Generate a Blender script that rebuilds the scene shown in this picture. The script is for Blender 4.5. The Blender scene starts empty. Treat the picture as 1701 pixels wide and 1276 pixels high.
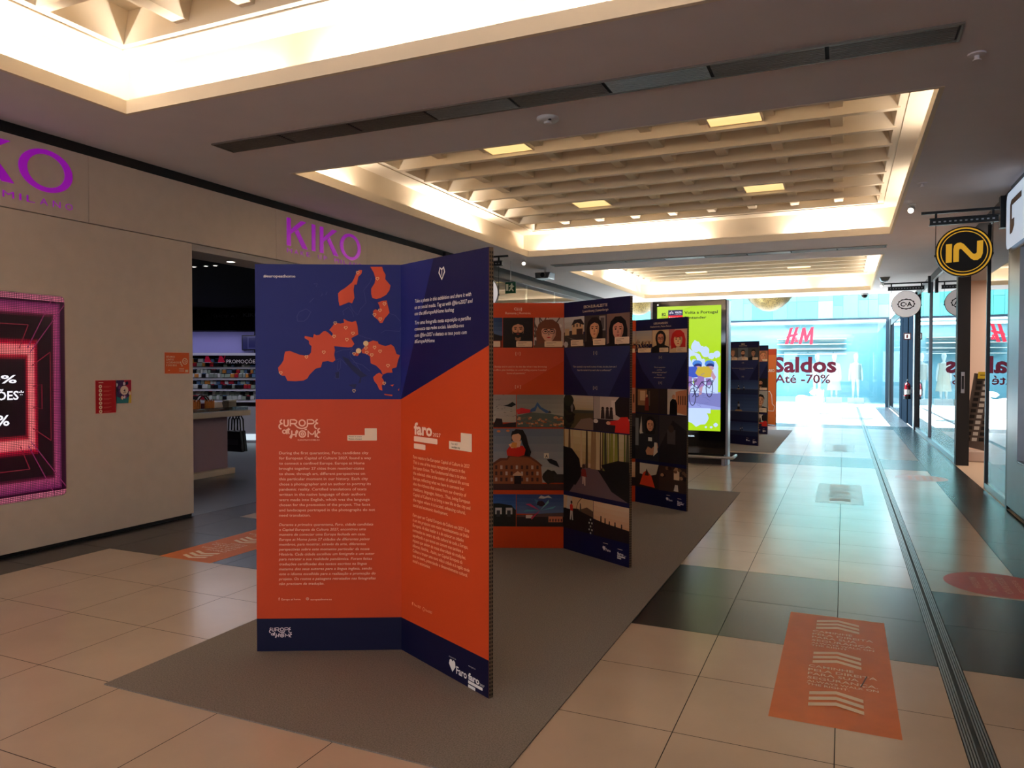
import bpy, bmesh, math, random
from mathutils import Vector, Matrix

random.seed(7)
S = bpy.context.scene
COL = S.collection

# ------------------------------------------------------------------ camera
W, H, F = 1701, 1276, 1237.3
CAM = Vector((0, 0, 1.46))
YAW, PITCH, ROLL = -0.418773, -0.02047, 0.001375


def cam_rot():
    cy, sy, cp, sp = math.cos(YAW), math.sin(YAW), math.cos(PITCH), math.sin(PITCH)
    fwd = Vector((sy * cp, cy * cp, sp))
    r = Vector((cy, -sy, 0))
    u = r.cross(fwd)
    c, s = math.cos(ROLL), math.sin(ROLL)
    return c * r + s * u, -s * r + c * u, -fwd


CR, CU, CB = cam_rot()
cd = bpy.data.cameras.new('camera')
cd.sensor_width = 36
cd.lens = F / W * 36
cd.clip_end = 300
cam = bpy.data.objects.new('camera', cd)
COL.objects.link(cam)
M = Matrix((CR, CU, CB)).transposed().to_4x4()
M.translation = CAM
cam.matrix_world = M
S.camera = cam

# ------------------------------------------------------------------ look, sky, sun, large lights
S.view_settings.view_transform = 'Standard'
S.view_settings.look = 'None'
S.view_settings.gamma = 1
S.view_settings.use_curve_mapping = False
S.view_settings.exposure = 0.3
S.cycles.max_bounces = 10
S.cycles.diffuse_bounces = 5
S.cycles.glossy_bounces = 4
S.cycles.transparent_max_bounces = 12
S.cycles.caustics_reflective = False
S.cycles.caustics_refractive = False
S.cycles.sample_clamp_indirect = 6

wd = bpy.data.worlds.new('sky')
S.world = wd
wd.use_nodes = True
bg = wd.node_tree.nodes['Background']
bg.inputs[0].default_value = (0.34, 0.66, 1.0, 1)
bg.inputs[1].default_value = 7.2

sd = bpy.data.lights.new('sun', 'SUN')
sd.energy = 50.0
sd.angle = 0.009
sd.color = (0.70, 0.88, 1.0)
sun = bpy.data.objects.new('sun', sd)
COL.objects.link(sun)
sun.rotation_euler = Vector((0.52, 0.07, -0.85)).to_track_quat('-Z', 'Y').to_euler()

WARM = (1.0, 0.66, 0.34)


def area(name, loc, sx, sy, power, color, direction=(0, 0, -1)):
    l = bpy.data.lights.new(name, 'AREA')
    l.shape = 'RECTANGLE'
    l.size, l.size_y, l.energy, l.color = sx, sy, power, color
    o = bpy.data.objects.new(name, l)
    COL.objects.link(o)
    o.location = loc
    o.rotation_euler = Vector(direction).to_track_quat('-Z', 'Y').to_euler()
    return o


# added fill standing in for unseen corridor lamps behind the camera
area('corridor_fill', (-2.2, -6.5, 3.3), 4, 4, 160, (1.0, 0.85, 0.80))
# added fill light behind the camera, lifts the ceiling and walls
area('unseen_fill_light', (-2.0, -11.7, 1.7), 6.5, 2.8, 330, (0.72, 0.84, 1.0), (0, 1, 0.12))
# light inside the cosmetics shop, the glass shop on the left, the shops on the right and the far shop
area('shop_lamp', (-9.6, 9.2, 2.6), 2.5, 1.5, 26, (0.85, 0.85, 1.0))
area('shop_lamp', (-8.0, 16.0, 3.2), 2.5, 6, 150, (1.0, 0.9, 0.75))
area('shop_lamp', (3.6, 13.5, 3.0), 2, 4, 110, (1.0, 0.78, 0.62))
area('shop_lamp', (-1.8, 34.2, 3.3), 8, 2, 300, (0.8, 0.96, 1.0))


# ------------------------------------------------------------------ materials
def lin(c):
    c = c / 255
    return c / 12.92 if c <= 0.04045 else ((c + 0.055) / 1.055) ** 2.4


def rgb(r, g, b):
    return (lin(r), lin(g), lin(b), 1)


MATS = {}


def mat(name, col=None, rough=0.5, metal=0.0, spec=0.5, emit=None, strength=1.0, noise=None, bump=None, coat=0):
    if name in MATS:
        return MATS[name]
    m = bpy.data.materials.new(name)
    m.use_nodes = True
    nt = m.node_tree
    p = nt.nodes['Principled BSDF']
    p.inputs['Base Color'].default_value = rgb(*col) if col else (0, 0, 0, 1)
    p.inputs['Roughness'].default_value = rough
    p.inputs['Metallic'].default_value = metal
    p.inputs['Specular IOR Level'].default_value = spec
    p.inputs['Coat Weight'].default_value = coat
    if emit:
        p.inputs['Emission Color'].default_value = rgb(*emit)
        p.inputs['Emission Strength'].default_value = strength
    if noise or bump:
        tc = nt.nodes.new('ShaderNodeTexCoord')
        if noise:
            sc, amt = noise
            n = nt.nodes.new('ShaderNodeTexNoise')
            n.inputs['Scale'].default_value = sc
            n.inputs['Detail'].default_value = 5
            mr = nt.nodes.new('ShaderNodeMapRange')
            mr.inputs['From Min'].default_value = 0.3
            mr.inputs['From Max'].default_value = 0.7
            mr.inputs['To Min'].default_value = 1 - amt
            mr.inputs['To Max'].default_value = 1 + amt
            mx = nt.nodes.new('ShaderNodeMix')
            mx.data_type = 'RGBA'
            mx.blend_type = 'MULTIPLY'
            mx.inputs[0].default_value = 1
            mx.inputs[6].default_value = rgb(*col)
            nt.links.new(tc.outputs['Object'], n.inputs['Vector'])
            nt.links.new(n.outputs['Fac'], mr.inputs['Value'])
            nt.links.new(mr.outputs['Result'], mx.inputs[7])
            nt.links.new(mx.outputs[2], p.inputs['Base Color'])
        if bump:
            sc, st = bump
            n2 = nt.nodes.new('ShaderNodeTexNoise')
            n2.inputs['Scale'].default_value = sc
            b = nt.nodes.new('ShaderNodeBump')
            b.inputs['Strength'].default_value = st
            b.inputs['Distance'].default_value = 0.01
            nt.links.new(tc.outputs['Object'], n2.inputs['Vector'])
            nt.links.new(n2.outputs['Fac'], b.inputs['Height'])
            nt.links.new(b.outputs['Normal'], p.inputs['Normal'])
    MATS[name] = m
    return m


def glass_mat(name, tint, refl=1.0, rough=0.0):
    m = bpy.data.materials.new(name)
    m.use_nodes = True
    nt = m.node_tree
    for n in list(nt.nodes):
        nt.nodes.remove(n)
    out = nt.nodes.new('ShaderNodeOutputMaterial')
    mix = nt.nodes.new('ShaderNodeMixShader')
    fr = nt.nodes.new('ShaderNodeFresnel')
    fr.inputs[0].default_value = 1.6
    ml = nt.nodes.new('ShaderNodeMath')
    ml.operation = 'MULTIPLY'
    ml.use_clamp = True
    ml.inputs[1].default_value = refl
    t = nt.nodes.new('ShaderNodeBsdfTransparent')
    t.inputs[0].default_value = (*tint, 1)
    g = nt.nodes.new('ShaderNodeBsdfGlossy')
    g.inputs['Roughness'].default_value = rough
    nt.links.new(fr.outputs[0], ml.inputs[0])
    nt.links.new(ml.outputs[0], mix.inputs[0])
    nt.links.new(t.outputs[0], mix.inputs[1])
    nt.links.new(g.outputs[0], mix.inputs[2])
    nt.links.new(mix.outputs[0], out.inputs[0])
    MATS[name] = m
    return m


def glowing_print(r, g, b, s):  # emission added to brighten the hanging sign faces
    return mat('added_glow_%d_%d_%d' % (r, g, b), (r, g, b), .4, emit=(r, g, b), strength=s)


def cmat(c):
    """material of a flat print colour; ('e', r, g, b, strength) for lit screens"""
    if c[0] == 'e':
        return mat('screen_%d_%d_%d_%d' % (c[1], c[2], c[3], int(c[4] * 100)), (5, 5, 5), 0.3, emit=c[1:4], strength=c[4])
    return mat('print_%d_%d_%d' % tuple(c[:3]), c[:3], 0.5, spec=0.2)


# ------------------------------------------------------------------ mesh helpers
def wloc(o):
    v = Vector((0, 0, 0))
    while o:
        v = v + o.location
        o = o.parent
    return v


class MB:
    def __init__(self):
        self.v, self.f, self.m, self.mats = [], [], [], []

    def mi(self, m):
        if m not in self.mats:
            self.mats.append(m)
        return self.mats.index(m)

    def add(self, vs, fs, m):
        b = len(self.v)
        self.v += [Vector(p) for p in vs]
        i = self.mi(m)
        for f in fs:
            self.f.append([b + k for k in f])
            self.m.append(i)
        return self

    def quad(self, pts, m):
        return self.add(pts, [list(range(len(pts)))], m)

    def box(self, x0, y0, z0, x1, y1, z1, m):
        x0, x1 = min(x0, x1), max(x0, x1)
        y0, y1 = min(y0, y1), max(y0, y1)
        z0, z1 = min(z0, z1), max(z0, z1)
        return self.hexa([(x0, y0), (x1, y0), (x1, y1), (x0, y1)], z0, z1, m)

    def hexa(self, base, z0, z1, m, top=None):
        n = len(base)
        top = top or base
        vs = [(x, y, z0) for x, y in base] + [(x, y, z1) for x, y in top]
        fs = [list(range(n))[::-1], list(range(n, 2 * n))]
        for i in range(n):
            j = (i + 1) % n
            fs.append([i, j, n + j, n + i])
        return self.add(vs, fs, m)

    def prism(self, pts, off, m):
        """pts: 3D outline, off: extrusion vector"""
        n = len(pts)
        off = Vector(off)
        vs = [Vector(p) for p in pts] + [Vector(p) + off for p in pts]
        fs = [list(range(n))[::-1], list(range(n, 2 * n))]
        for i in range(n):
            j = (i + 1) % n
            fs.append([i, j, n + j, n + i])
        return self.add(vs, fs, m)

    def tube(self, path, r, m, n=10, cap=True):
        path = [Vector(p) for p in path]
        rs = r if isinstance(r, (list, tuple)) else [r] * len(path)
        vs, fs = [], []
        prev = None
        for i, p in enumerate(path):
            d = (path[min(i + 1, len(path) - 1)] - path[max(i - 1, 0)]).normalized()
            a = Vector((0, 0, 1)) if abs(d.z) < 0.9 else Vector((1, 0, 0))
            if prev is None:
                x = d.cross(a).normalized()
            else:
                x = (prev - d * prev.dot(d)).normalized()
            prev = x
            y = d.cross(x)
            for k in range(n):
                t = 2 * math.pi * k / n
                vs.append(p + (x * math.cos(t) + y * math.sin(t)) * rs[i])
        for i in range(len(path) - 1):
            for k in range(n):
                a, b = i * n + k, i * n + (k + 1) % n
                fs.append([a, b, b + n, a + n])
        if cap:
            fs.append(list(range(n))[::-1])
            fs.append([(len(path) - 1) * n + k for k in range(n)])
        return self.add(vs, fs, m)

    def lathe(self, prof, c, m, axis='z', n=32):
        """prof: (radius, height) pairs along the axis from point c"""
        c = Vector(c)
        vs, fs = [], []
        for r, h in prof:
            for k in range(n):
                t = 2 * math.pi * k / n
                a, b = r * math.cos(t), r * math.sin(t)
                vs.append(c + (Vector((a, b, h)) if axis == 'z' else Vector((a, h, b)) if axis == 'y' else Vector((h, a, b))))
        for i in range(len(prof) - 1):
            for k in range(n):
                a, b = i * n + k, i * n + (k + 1) % n
                fs.append([a, b, b + n, a + n])
        fs.append(list(range(n))[::-1])
        fs.append([(len(prof) - 1) * n + k for k in range(n)])
        return self.add(vs, fs, m)

    def build(self, name, parent=None, bevel=0, smooth=False, loc=None):
        off = wloc(parent) if parent else Vector(loc) if loc is not None else Vector((0, 0, 0))
        me = bpy.data.meshes.new(name)
        me.from_pydata([p - off for p in self.v], [], self.f)
        for m in self.mats:
            me.materials.append(m)
        me.polygons.foreach_set('material_index', self.m)
        if smooth:
            me.polygons.foreach_set('use_smooth', [True] * len(me.polygons))
        me.update()
        if not isinstance(self, Canvas):
            bm = bmesh.new()
            bm.from_mesh(me)
            bmesh.ops.recalc_face_normals(bm, faces=bm.faces)
            bm.to_mesh(me)
            bm.free()
        o = bpy.data.objects.new(name, me)
        COL.objects.link(o)
        if parent:
            o.parent = parent
        elif loc is not None:
            o.location = loc
        if bevel:
            b = o.modifiers.new('bevel', 'BEVEL')
            b.width = bevel
            b.segments = 2
            b.limit_method = 'ANGLE'
        if smooth:
            e = o.modifiers.new('split', 'EDGE_SPLIT')
            e.split_angle = 0.7
        return o


def thing(name, label, cat, loc, group=None):
    o = bpy.data.objects.new(name, None)
    o.empty_display_size = 0.1
    COL.objects.link(o)
    o.location = loc
    return tag(o, label, cat, group)


def tag(o, label, cat, group=None):
    o['label'] = label
    o['category'] = cat
    if group:
        o['group'] = group
    return o


def struct(o, label=None):
    o['kind'] = 'structure'
    if label:
        o['label'] = label
    return o


def dup(o, loc, label=None):
    """copy a thing, its parts and their sub-parts"""
    c = o.copy()
    COL.objects.link(c)
    c.location = loc
    if label:
        c['label'] = label
    for p in list(o.children):
        q = p.copy()
        COL.objects.link(q)
        q.parent = c
        for s in list(p.children):
            t = s.copy()
            COL.objects.link(t)
            t.parent = q
    return c


# ------------------------------------------------------------------ flat prints on real surfaces
def clip(poly, x0, y0, x1, y1):
    for ax, lim, sg in ((0, x0, 1), (0, x1, -1), (1, y0, 1), (1, y1, -1)):
        out = []
        for i in range(len(poly)):
            a, b = poly[i - 1], poly[i]
            ia, ib = (a[ax] - lim) * sg >= 0, (b[ax] - lim) * sg >= 0
            if ia != ib:
                t = (lim - a[ax]) / (b[ax] - a[ax])
                out.append((a[0] + t * (b[0] - a[0]), a[1] + t * (b[1] - a[1])))
            if ib:
                out.append(b)
        poly = out
        if not poly:
            return []
    return poly


TEXT_CACHE = {}


def text_mesh(s, bold=0.0, res=2):
    k = (s, bold, res)
    if k in TEXT_CACHE:
        return TEXT_CACHE[k]
    cu = bpy.data.curves.new('text', 'FONT')
    cu.body = s
    cu.resolution_u = res
    cu.offset = bold
    cu.fill_mode = 'FRONT'
    ob = bpy.data.objects.new('text', cu)
    me = ob.to_mesh()
    vs = [(v.co.x, v.co.y) for v in me.vertices]
    fs = [list(p.vertices) for p in me.polygons]
    ob.to_mesh_clear()
    bpy.data.objects.remove(ob)
    bpy.data.curves.remove(cu)
    TEXT_CACHE[k] = (vs, fs)
    return vs, fs


class Canvas(MB):
    STEP = 0.00008

    def __init__(self, o, u, v, w=1.0, h=1.0, z=0.0006):
        super().__init__()
        self.o, self.u, self.vv = Vector(o), Vector(u).normalized(), Vector(v).normalized()
        self.n = self.u.cross(self.vv)
        self.w, self.h, self.z = w, h, z

    def sub(self, z=None):
        return Canvas(self.o, self.u, self.vv, self.w, self.h, self.z if z is None else z)

    def P(self, s, t, z=None):
        return self.o + self.u * s + self.vv * t + self.n * (self.z if z is None else z)

    def px(self, x, y):
        d = CR * ((x - W / 2) / F) + CU * (-(y - H / 2) / F) - CB
        k = (self.o - CAM).dot(self.n) / d.dot(self.n)
        p = CAM + d * k - self.o
        return p.dot(self.u), p.dot(self.vv)

    def poly(self, pts, c):
        if len(pts) < 3:
            return
        a = sum(pts[i - 1][0] * pts[i][1] - pts[i][0] * pts[i - 1][1] for i in range(len(pts)))
        if a < 0:
            pts = pts[::-1]
        self.quad([self.P(*p) for p in pts], c if isinstance(c, bpy.types.Material) else cmat(c))
        self.z += self.STEP

    def pxpoly(self, pts, c):
        self.poly([self.px(*p) for p in pts], c)

    def rect(self, x0, y0, x1, y1, c, r=0):
        if r:
            pts = []
            for cx, cy, a0 in ((x1 - r, y1 - r, 0), (x0 + r, y1 - r, 90), (x0 + r, y0 + r, 180), (x1 - r, y0 + r, 270)):
                for k in range(5):
                    a = math.radians(a0 + 22.5 * k)
                    pts.append((cx + r * math.cos(a), cy + r * math.sin(a)))
            self.poly(pts, c)
        else:
            self.poly([(x0, y0), (x1, y0), (x1, y1), (x0, y1)], c)

    def ell(self, cx, cy, rx, ry, c, n=28):
        self.poly([(cx + rx * math.cos(2 * math.pi * k / n), cy + ry * math.sin(2 * math.pi * k / n)) for k in range(n)], c)

    def ring(self, cx, cy, rx, ry, wx, c, n=36, a0=0, a1=360, wy=None):
        wy = wx if wy is None else wy
        m = c if isinstance(c, bpy.types.Material) else cmat(c)
        vs, fs = [], []
        for k in range(n + 1):
            t = math.radians(a0 + (a1 - a0) * k / n)
            cs, sn = math.cos(t), math.sin(t)
            vs.append(self.P(cx + (rx - wx) * cs, cy + (ry - wy) * sn))
            vs.append(self.P(cx + rx * cs, cy + ry * sn))
        for k in range(n):
            fs.append([2 * k, 2 * k + 1, 2 * k + 3, 2 * k + 2])
        self.add(vs, fs, m)
        self.z += self.STEP

    def line(self, pts, wd, c, closed=False):
        m = c if isinstance(c, bpy.types.Material) else cmat(c)
        n = len(pts)
        vs, fs = [], []
        for i, p in enumerate(pts):
            a = pts[(i - 1) % n] if closed or i else p
            b = pts[(i + 1) % n] if closed or i < n - 1 else p
            d = Vector((b[0] - a[0], b[1] - a[1]))
            d = d.normalized() if d.length else Vector((1, 0))
            q = Vector((-d.y, d.x)) * wd / 2
            vs += [self.P(p[0] - q.x, p[1] - q.y), self.P(p[0] + q.x, p[1] + q.y)]
        for i in range(n if closed else n - 1):
            j = (i + 1) % n
            fs.append([2 * i, 2 * j, 2 * j + 1, 2 * i + 1])
        self.add(vs, fs, m)
        self.z += self.STEP

    def text(self, s, x, y, cap, c, width=None, align='l', bold=0.0, italic=0.0, res=2, rot=0, mirror=False):
        """cap: capital height; width: total width to fit"""
        vs, fs = text_mesh(s, bold, res)
        if not vs:
            return
        x0, x1 = min(p[0] for p in vs), max(p[0] for p in vs)
        k = cap / 0.727
        kx = width / max(x1 - x0, 1e-6) if width else k
        wd = (x1 - x0) * kx
        ox = x - (wd / 2 if align == 'c' else wd if align == 'r' else 0)
        ca, sa = math.cos(math.radians(rot)), math.sin(math.radians(rot))
        out = []
        for px, py in vs:
            a, b = (px - x0) * kx + italic * py * k + ox - x, py * k
            out.append(self.P(x + a * ca - b * sa, y + a * sa + b * ca))
        self.add(out, fs, c if isinstance(c, bpy.types.Material) else cmat(c))
        self.z += self.STEP

    def pxtext(self, s, x, y, x1, y1, cap_px, c, **kw):
        """baseline from pixel (x, y) to (x1, y1) on this real plane"""
        a, b = self.px(x, y), self.px(x1, y1)
        t = self.px(x, y - cap_px)
        self.text(s, a[0], a[1], abs(t[1] - a[1]), c, width=math.hypot(b[0] - a[0], b[1] - a[1]), **kw)


class Pic:
    """a picture printed in a rectangle of a canvas, drawn in 0..1 coordinates with y up"""

    def __init__(self, c, x0, y0, x1, y1):
        self.c, self.r = c, (x0, y0, x1, y1)

    def T(self, p):
        x0, y0, x1, y1 = self.r
        return x0 + p[0] * (x1 - x0), y0 + p[1] * (y1 - y0)

    def poly(self, pts, col):
        pts = clip(pts, 0, 0, 1, 1)
        self.c.poly([self.T(p) for p in pts], col)

    def rect(self, a, b, c, d, col):
        self.poly([(a, b), (c, b), (c, d), (a, d)], col)

    def ell(self, cx, cy, rx, ry, col, n=22, a0=0, a1=360):
        self.poly([(cx + rx * math.cos(math.radians(a0 + (a1 - a0) * k / n)), cy + ry * math.sin(math.radians(a0 + (a1 - a0) * k / n))) for k in range(n)], col)

    def line(self, pts, w, col):
        asp = (self.r[2] - self.r[0]) / (self.r[3] - self.r[1])
        for (ax, ay), (bx, by) in zip(pts[:-1], pts[1:]):
            dx, dy = (bx - ax) * asp, by - ay
            L = math.hypot(dx, dy) or 1
            nx, ny = -dy / L * w / 2 / asp, dx / L * w / 2
            self.poly([(ax - nx, ay - ny), (bx - nx, by - ny), (bx + nx, by + ny), (ax + nx, ay + ny)], col)

    def grad(self, y0, y1, c0, c1, n=5):
        for k in range(n):
            t = (k + 0.5) / n
            self.rect(0, y0 + (y1 - y0) * k / n, 1, y0 + (y1 - y0) * (k + 1) / n, tuple(int(a + (b - a) * t) for a, b in zip(c0, c1)))

    def blob(self, cx, cy, r, col, seed=0, n=14, sx=1, sy=1, rough=0.3):
        rnd = random.Random(seed)
        self.poly([(cx + sx * r * math.cos(2 * math.pi * k / n) * (1 - rough * rnd.random()), cy + sy * r * math.sin(2 * math.pi * k / n) * (1 - rough * rnd.random())) for k in range(n)], col)
# ------------------------------------------------------------------ palette
TILE = mat('stone_tile_light', (194, 176, 160), 0.22, noise=(1.3, 0.09), bump=(60, 0.02))
DARK = mat('stone_tile_dark', (40, 39, 41), 0.26, noise=(2.0, 0.15), bump=(60, 0.02))
GROUT = mat('grout', (45, 40, 38), 0.9)
CEIL = mat('ceiling_paint', (232, 226, 229), 0.85, noise=(3, 0.02))
COFF = mat('coffer_paint', (238, 226, 206), 0.8)
WALLP = mat('wall_panel_beige', (216, 202, 190), 0.6, noise=(8, 0.03))
BLACK = mat('black_matte', (8, 8, 9), 0.6)
BLKM = mat('black_metal', (16, 17, 19), 0.35, metal=0.4)
STEEL = mat('brushed_steel', (150, 152, 155), 0.32, metal=1.0, noise=(40, 0.06))
DSTEEL = mat('dark_steel', (92, 94, 98), 0.34, metal=1.0, noise=(30, 0.08))
WHITE = mat('white_paint', (225, 224, 220), 0.6)
GLASS = glass_mat('shop_glass', (0.86, 0.95, 0.95), 1.35)
CLEAR = glass_mat('clear_glass', (0.95, 0.99, 0.99), 0.8)
DGLASS = glass_mat('dark_glass', (0.05, 0.05, 0.055), 1.2)
KRAFT = mat('cardboard_edge', (104, 84, 64), 0.8)
HOLE = mat('cardboard_hollow', (18, 14, 12), 0.9)
NAVY, ORANGE = (20, 30, 108), (196, 68, 30)
PAPER = (238, 214, 186)

XL, XR, ZC = -5.86, 1.57, 3.36

# ------------------------------------------------------------------ floor
fb = MB()
fb.box(-16, -12, -0.12, XR, 32.0, -0.004, GROUT)
xs = [-5.42] + [-0.018 - 0.5975 * k for k in range(8, -1, -1)] + [0.44]
cols = list(zip(xs[:-1], xs[1:])) + [(0.54, 1.11)]
border = [(XL, -5.42), (1.11, XR)]


def row(y0, y1, dark):
    g = 0.002
    for a, b in cols:
        fb.quad([(a + g, y0 + g, 0), (b - g, y0 + g, 0), (b - g, y1 - g, 0), (a + g, y1 - g, 0)], DARK if dark else TILE)
    for a, b in border:
        fb.quad([(a + g, y0 + g, 0), (b - g, y0 + g, 0), (b - g, y1 - g, 0), (a + g, y1 - g, 0)], DARK)


def rows(y0, y1, n, dark):
    for k in range(n):
        row(y0 + (y1 - y0) * k / n, y0 + (y1 - y0) * (k + 1) / n, dark)


rows(4.165 - 0.596 * 24, 4.165, 24, False)
rows(4.165, 5.575, 2, True)
rows(5.575, 12.135, 11, False)
rows(12.135, 13.46, 2, True)
rows(13.46, 20.1, 11, False)
rows(20.1, 21.4, 2, True)
rows(21.4, 32.0, 18, False)
for k in range(18):          # the open square left of the corridor
    for j in range(13):
        a, y = XL - 0.62 * j, 21.4 + k * 10.6 / 18
        fb.quad([(a - 0.616, y + .002, 0), (a - 0.004, y + .002, 0), (a - 0.004, y + .585, 0), (a - 0.616, y + .585, 0)], TILE)
struct(fb.build('floor'))

kf = MB()
kf.box(-14, 3.0, -0.1, XL, 12.0, 0.001, mat('shop_floor_dark', (30, 30, 34), 0.3))
kf.box(-14, 12.0, -0.1, XL, 20.9, 0.001, mat('shop_floor_beige', (190, 172, 150), 0.3))
struct(kf.build('floor'))
rf = MB()
rf.box(XR, -12, -0.1, 7, 33, 0.001, mat('shop_floor_pink', (214, 190, 166), 0.4))
struct(rf.build('floor'))

# ------------------------------------------------------------------ ceiling with coffers
X0, X1 = -4.91, 0.574
COFY = [(-2.05, 3.945), (5.81, 11.7), (13.79, 19.8)]
cb = MB()
cb.box(XL - 0.1, -12, ZC, X0, 20.9, ZC + 0.04, CEIL)
cb.box(X1, -12, ZC, XR + 0.2, 20.9, ZC + 0.04, CEIL)
ys = [-12] + [y for p in COFY for y in p] + [20.9]
for a, b in zip(ys[::2], ys[1::2]):
    cb.box(X0, a, ZC, X1, b, ZC + 0.04, CEIL)
cb.box(-16, -12.2, 4.12, 7.2, 20.9, 4.4, CEIL)
cb.box(-16, 20.86, ZC, XR + 0.2, 20.94, 4.4, CEIL)
struct(cb.build('ceiling'))

Z1, ZT = 3.755, 4.0
LIT = mat('lit_panel', (255, 230, 170), 0.5, emit=(255, 214, 140), strength=.86)


def coffer(y0, y1, seed):
    b = MB()
    t, d = 0.03, 0.15
    zl = ZC + 0.098
    # lip around the opening, with the trough floor behind it
    e = 0.003
    for (a0, b0, a1, b1) in ((X0 - t, y0 - t, X1 + t, y0 + e), (X0 - t, y1 - e, X1 + t, y1 + t), (X0 - t, y0 + e, X0 + e, y1 - e), (X1 - e, y0 + e, X1 + t, y1 - e)):
        b.box(a0, b0, ZC - 0.002, a1, b1, zl, COFF)
    D = d + 0.06
    # back walls of the trough
    for (a0, b0, a1, b1) in ((X0 - D, y0 - D, X1 + D, y0 - d), (X0 - D, y1 + d, X1 + D, y1 + D), (X0 - D, y0 - D, X0 - d, y1 + D), (X1 + d, y0 - D, X1 + D, y1 + D)):
        b.box(a0, b0, ZC + 0.03, a1, b1, Z1 + 0.1, COFF)
    # soffit and stepped frame of the grid
    gx0, gx1, gy0, gy1 = X0 + 0.17, X1 - 0.14, y0 + 0.17, y1 - 0.17
    s = 0.05
    for z, o in ((Z1, s), (Z1 - 0.012, 0)):
        for (a0, b0, a1, b1) in ((X0 - D, y0 - D, X1 + D, gy0 - o), (X0 - D, gy1 + o, X1 + D, y1 + D), (X0 - D, gy0 - o, gx0 - o, gy1 + o), (gx1 + o, gy0 - o, X1 + D, gy1 + o)):
            if o:
                b.box(a0, b0, z, a1, b1, z + 0.03, COFF)
    for (a0, b0, a1, b1) in ((gx0 - s, gy0 - s, gx1 + s, gy0), (gx0 - s, gy1, gx1 + s, gy1 + s), (gx0 - s, gy0, gx0, gy1), (gx1, gy0, gx1 + s, gy1)):
        b.box(a0, b0, Z1 + 0.012, a1, b1, ZT + 0.02, COFF)
    b.box(gx0 - s, gy0 - s, ZT, gx1 + s, gy1 + s, ZT + 0.03, COFF)
    # waffle beams, narrower towards the bottom; the cross beams hang a little less
    rows_ = [gy1 - 0.01 - 0.585 * k for k in range(1, int((gy1 - gy0) / 0.585) + 1)]
    cols_ = [-0.085 - 0.58 * k for k in range(8)]
    h0, h1 = 0.036, 0.10
    for y in rows_:
        b.prism([(gx0, y - h0, Z1), (gx0, y + h0, Z1), (gx0, y + h1, ZT), (gx0, y - h1, ZT)], (gx1 - gx0, 0, 0), COFF)
    for x in cols_:
        b.prism([(x - .055, gy0, Z1 + 0.065), (x + .055, gy0, Z1 + 0.065), (x + h1, gy0, ZT), (x - h1, gy0, ZT)], (0, gy1 - gy0, 0), COFF)
    # sloping upstands along the grid frame
    b.prism([(gx0, gy0, Z1 + .012), (gx0 + .02, gy0, Z1 + .012), (gx0 + .07, gy0, ZT), (gx0, gy0, ZT)], (0, gy1 - gy0, 0), COFF)
    b.prism([(gx1, gy0, Z1 + .012), (gx1 - .02, gy0, Z1 + .012), (gx1 - .07, gy0, ZT), (gx1, gy0, ZT)], (0, gy1 - gy0, 0), COFF)
    o = struct(b.build('ceiling_coffer'))
    return rows_, cols_


GRID = [coffer(a, b, i) for i, (a, b) in enumerate(COFY)]

# fluorescent tubes lying in the troughs
TW = (1.0, 0.87, 0.74)


def cove(y0, y1, segs, k=1.0, TW=TW):
    for side, a, b, p in segs:
        L = b - a
        if side in 'LR':
            x = X0 - 0.09 if side == 'L' else X1 + 0.09
            area('cove_lamp', (x, (a + b) / 2, ZC + 0.05), 0.04, L, p * L * k * .72, TW, (0, 0, 1))
        else:
            y = y0 - 0.09 if side == 'N' else y1 + 0.09
            area('cove_lamp', ((a + b) / 2, y, ZC + 0.05), L, 0.04, p * L * k * .72, TW, (0, 0, 1))


cove(*COFY[0], [('F', -4.75, -3.6, 14), ('F', -3.2, -1.9, 24), ('F', -1.6, 0.4, 24), ('L', -1.8, 0.8, 14), ('L', 1.2, 3.75, 14),
                ('R', -1.8, 0.8, 14), ('R', 1.2, 3.7, 14), ('N', -4.6, 0.4, 14)])
cove(*COFY[1], [('F', -4.7, -2.0, 20), ('F', -0.75, 0.4, 20), ('L', 8.3, 10.1, 18), ('L', 6.0, 6.9, 10), ('R', 9.6, 11.4, 4), ('R', 6.6, 8.0, 4), ('N', -4.6, -2.4, 14), ('N', -1.8, 0.3, 14)])
cove(*COFY[2], [('F', -4.7, -0.9, 20), ('F', -0.5, 0.4, 11), ('L', 14.4, 15.6, 15), ('L', 16.6, 19.4, 15), ('R', 14.2, 19.4, 6), ('N', -4.6, 0.3, 14)], 1.0, (1.0, 0.92, 0.82))


def grid_light(x, y, label):
    t = thing('ceiling_light', label, 'ceiling light', (x, y, 3.79), 'square luminous panels set in the ceiling grid')
    b = MB()
    w, d = 0.235, 0.235
    b.box(x - w, y - d, 3.79, x + w, y + d, 3.815, LIT)
    b.build('diffuser', t)
    f = MB()
    for a0, b0, a1, b1 in ((x - w - .015, y - d - .015, x + w + .015, y - d), (x - w - .015, y + d, x + w + .015, y + d + .015), (x - w - .015, y - d, x - w, y + d), (x + w, y - d, x + w + .015, y + d)):
        f.box(a0, b0, 3.785, a1, b1, 3.825, COFF)
    f.build('frame', t)


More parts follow.
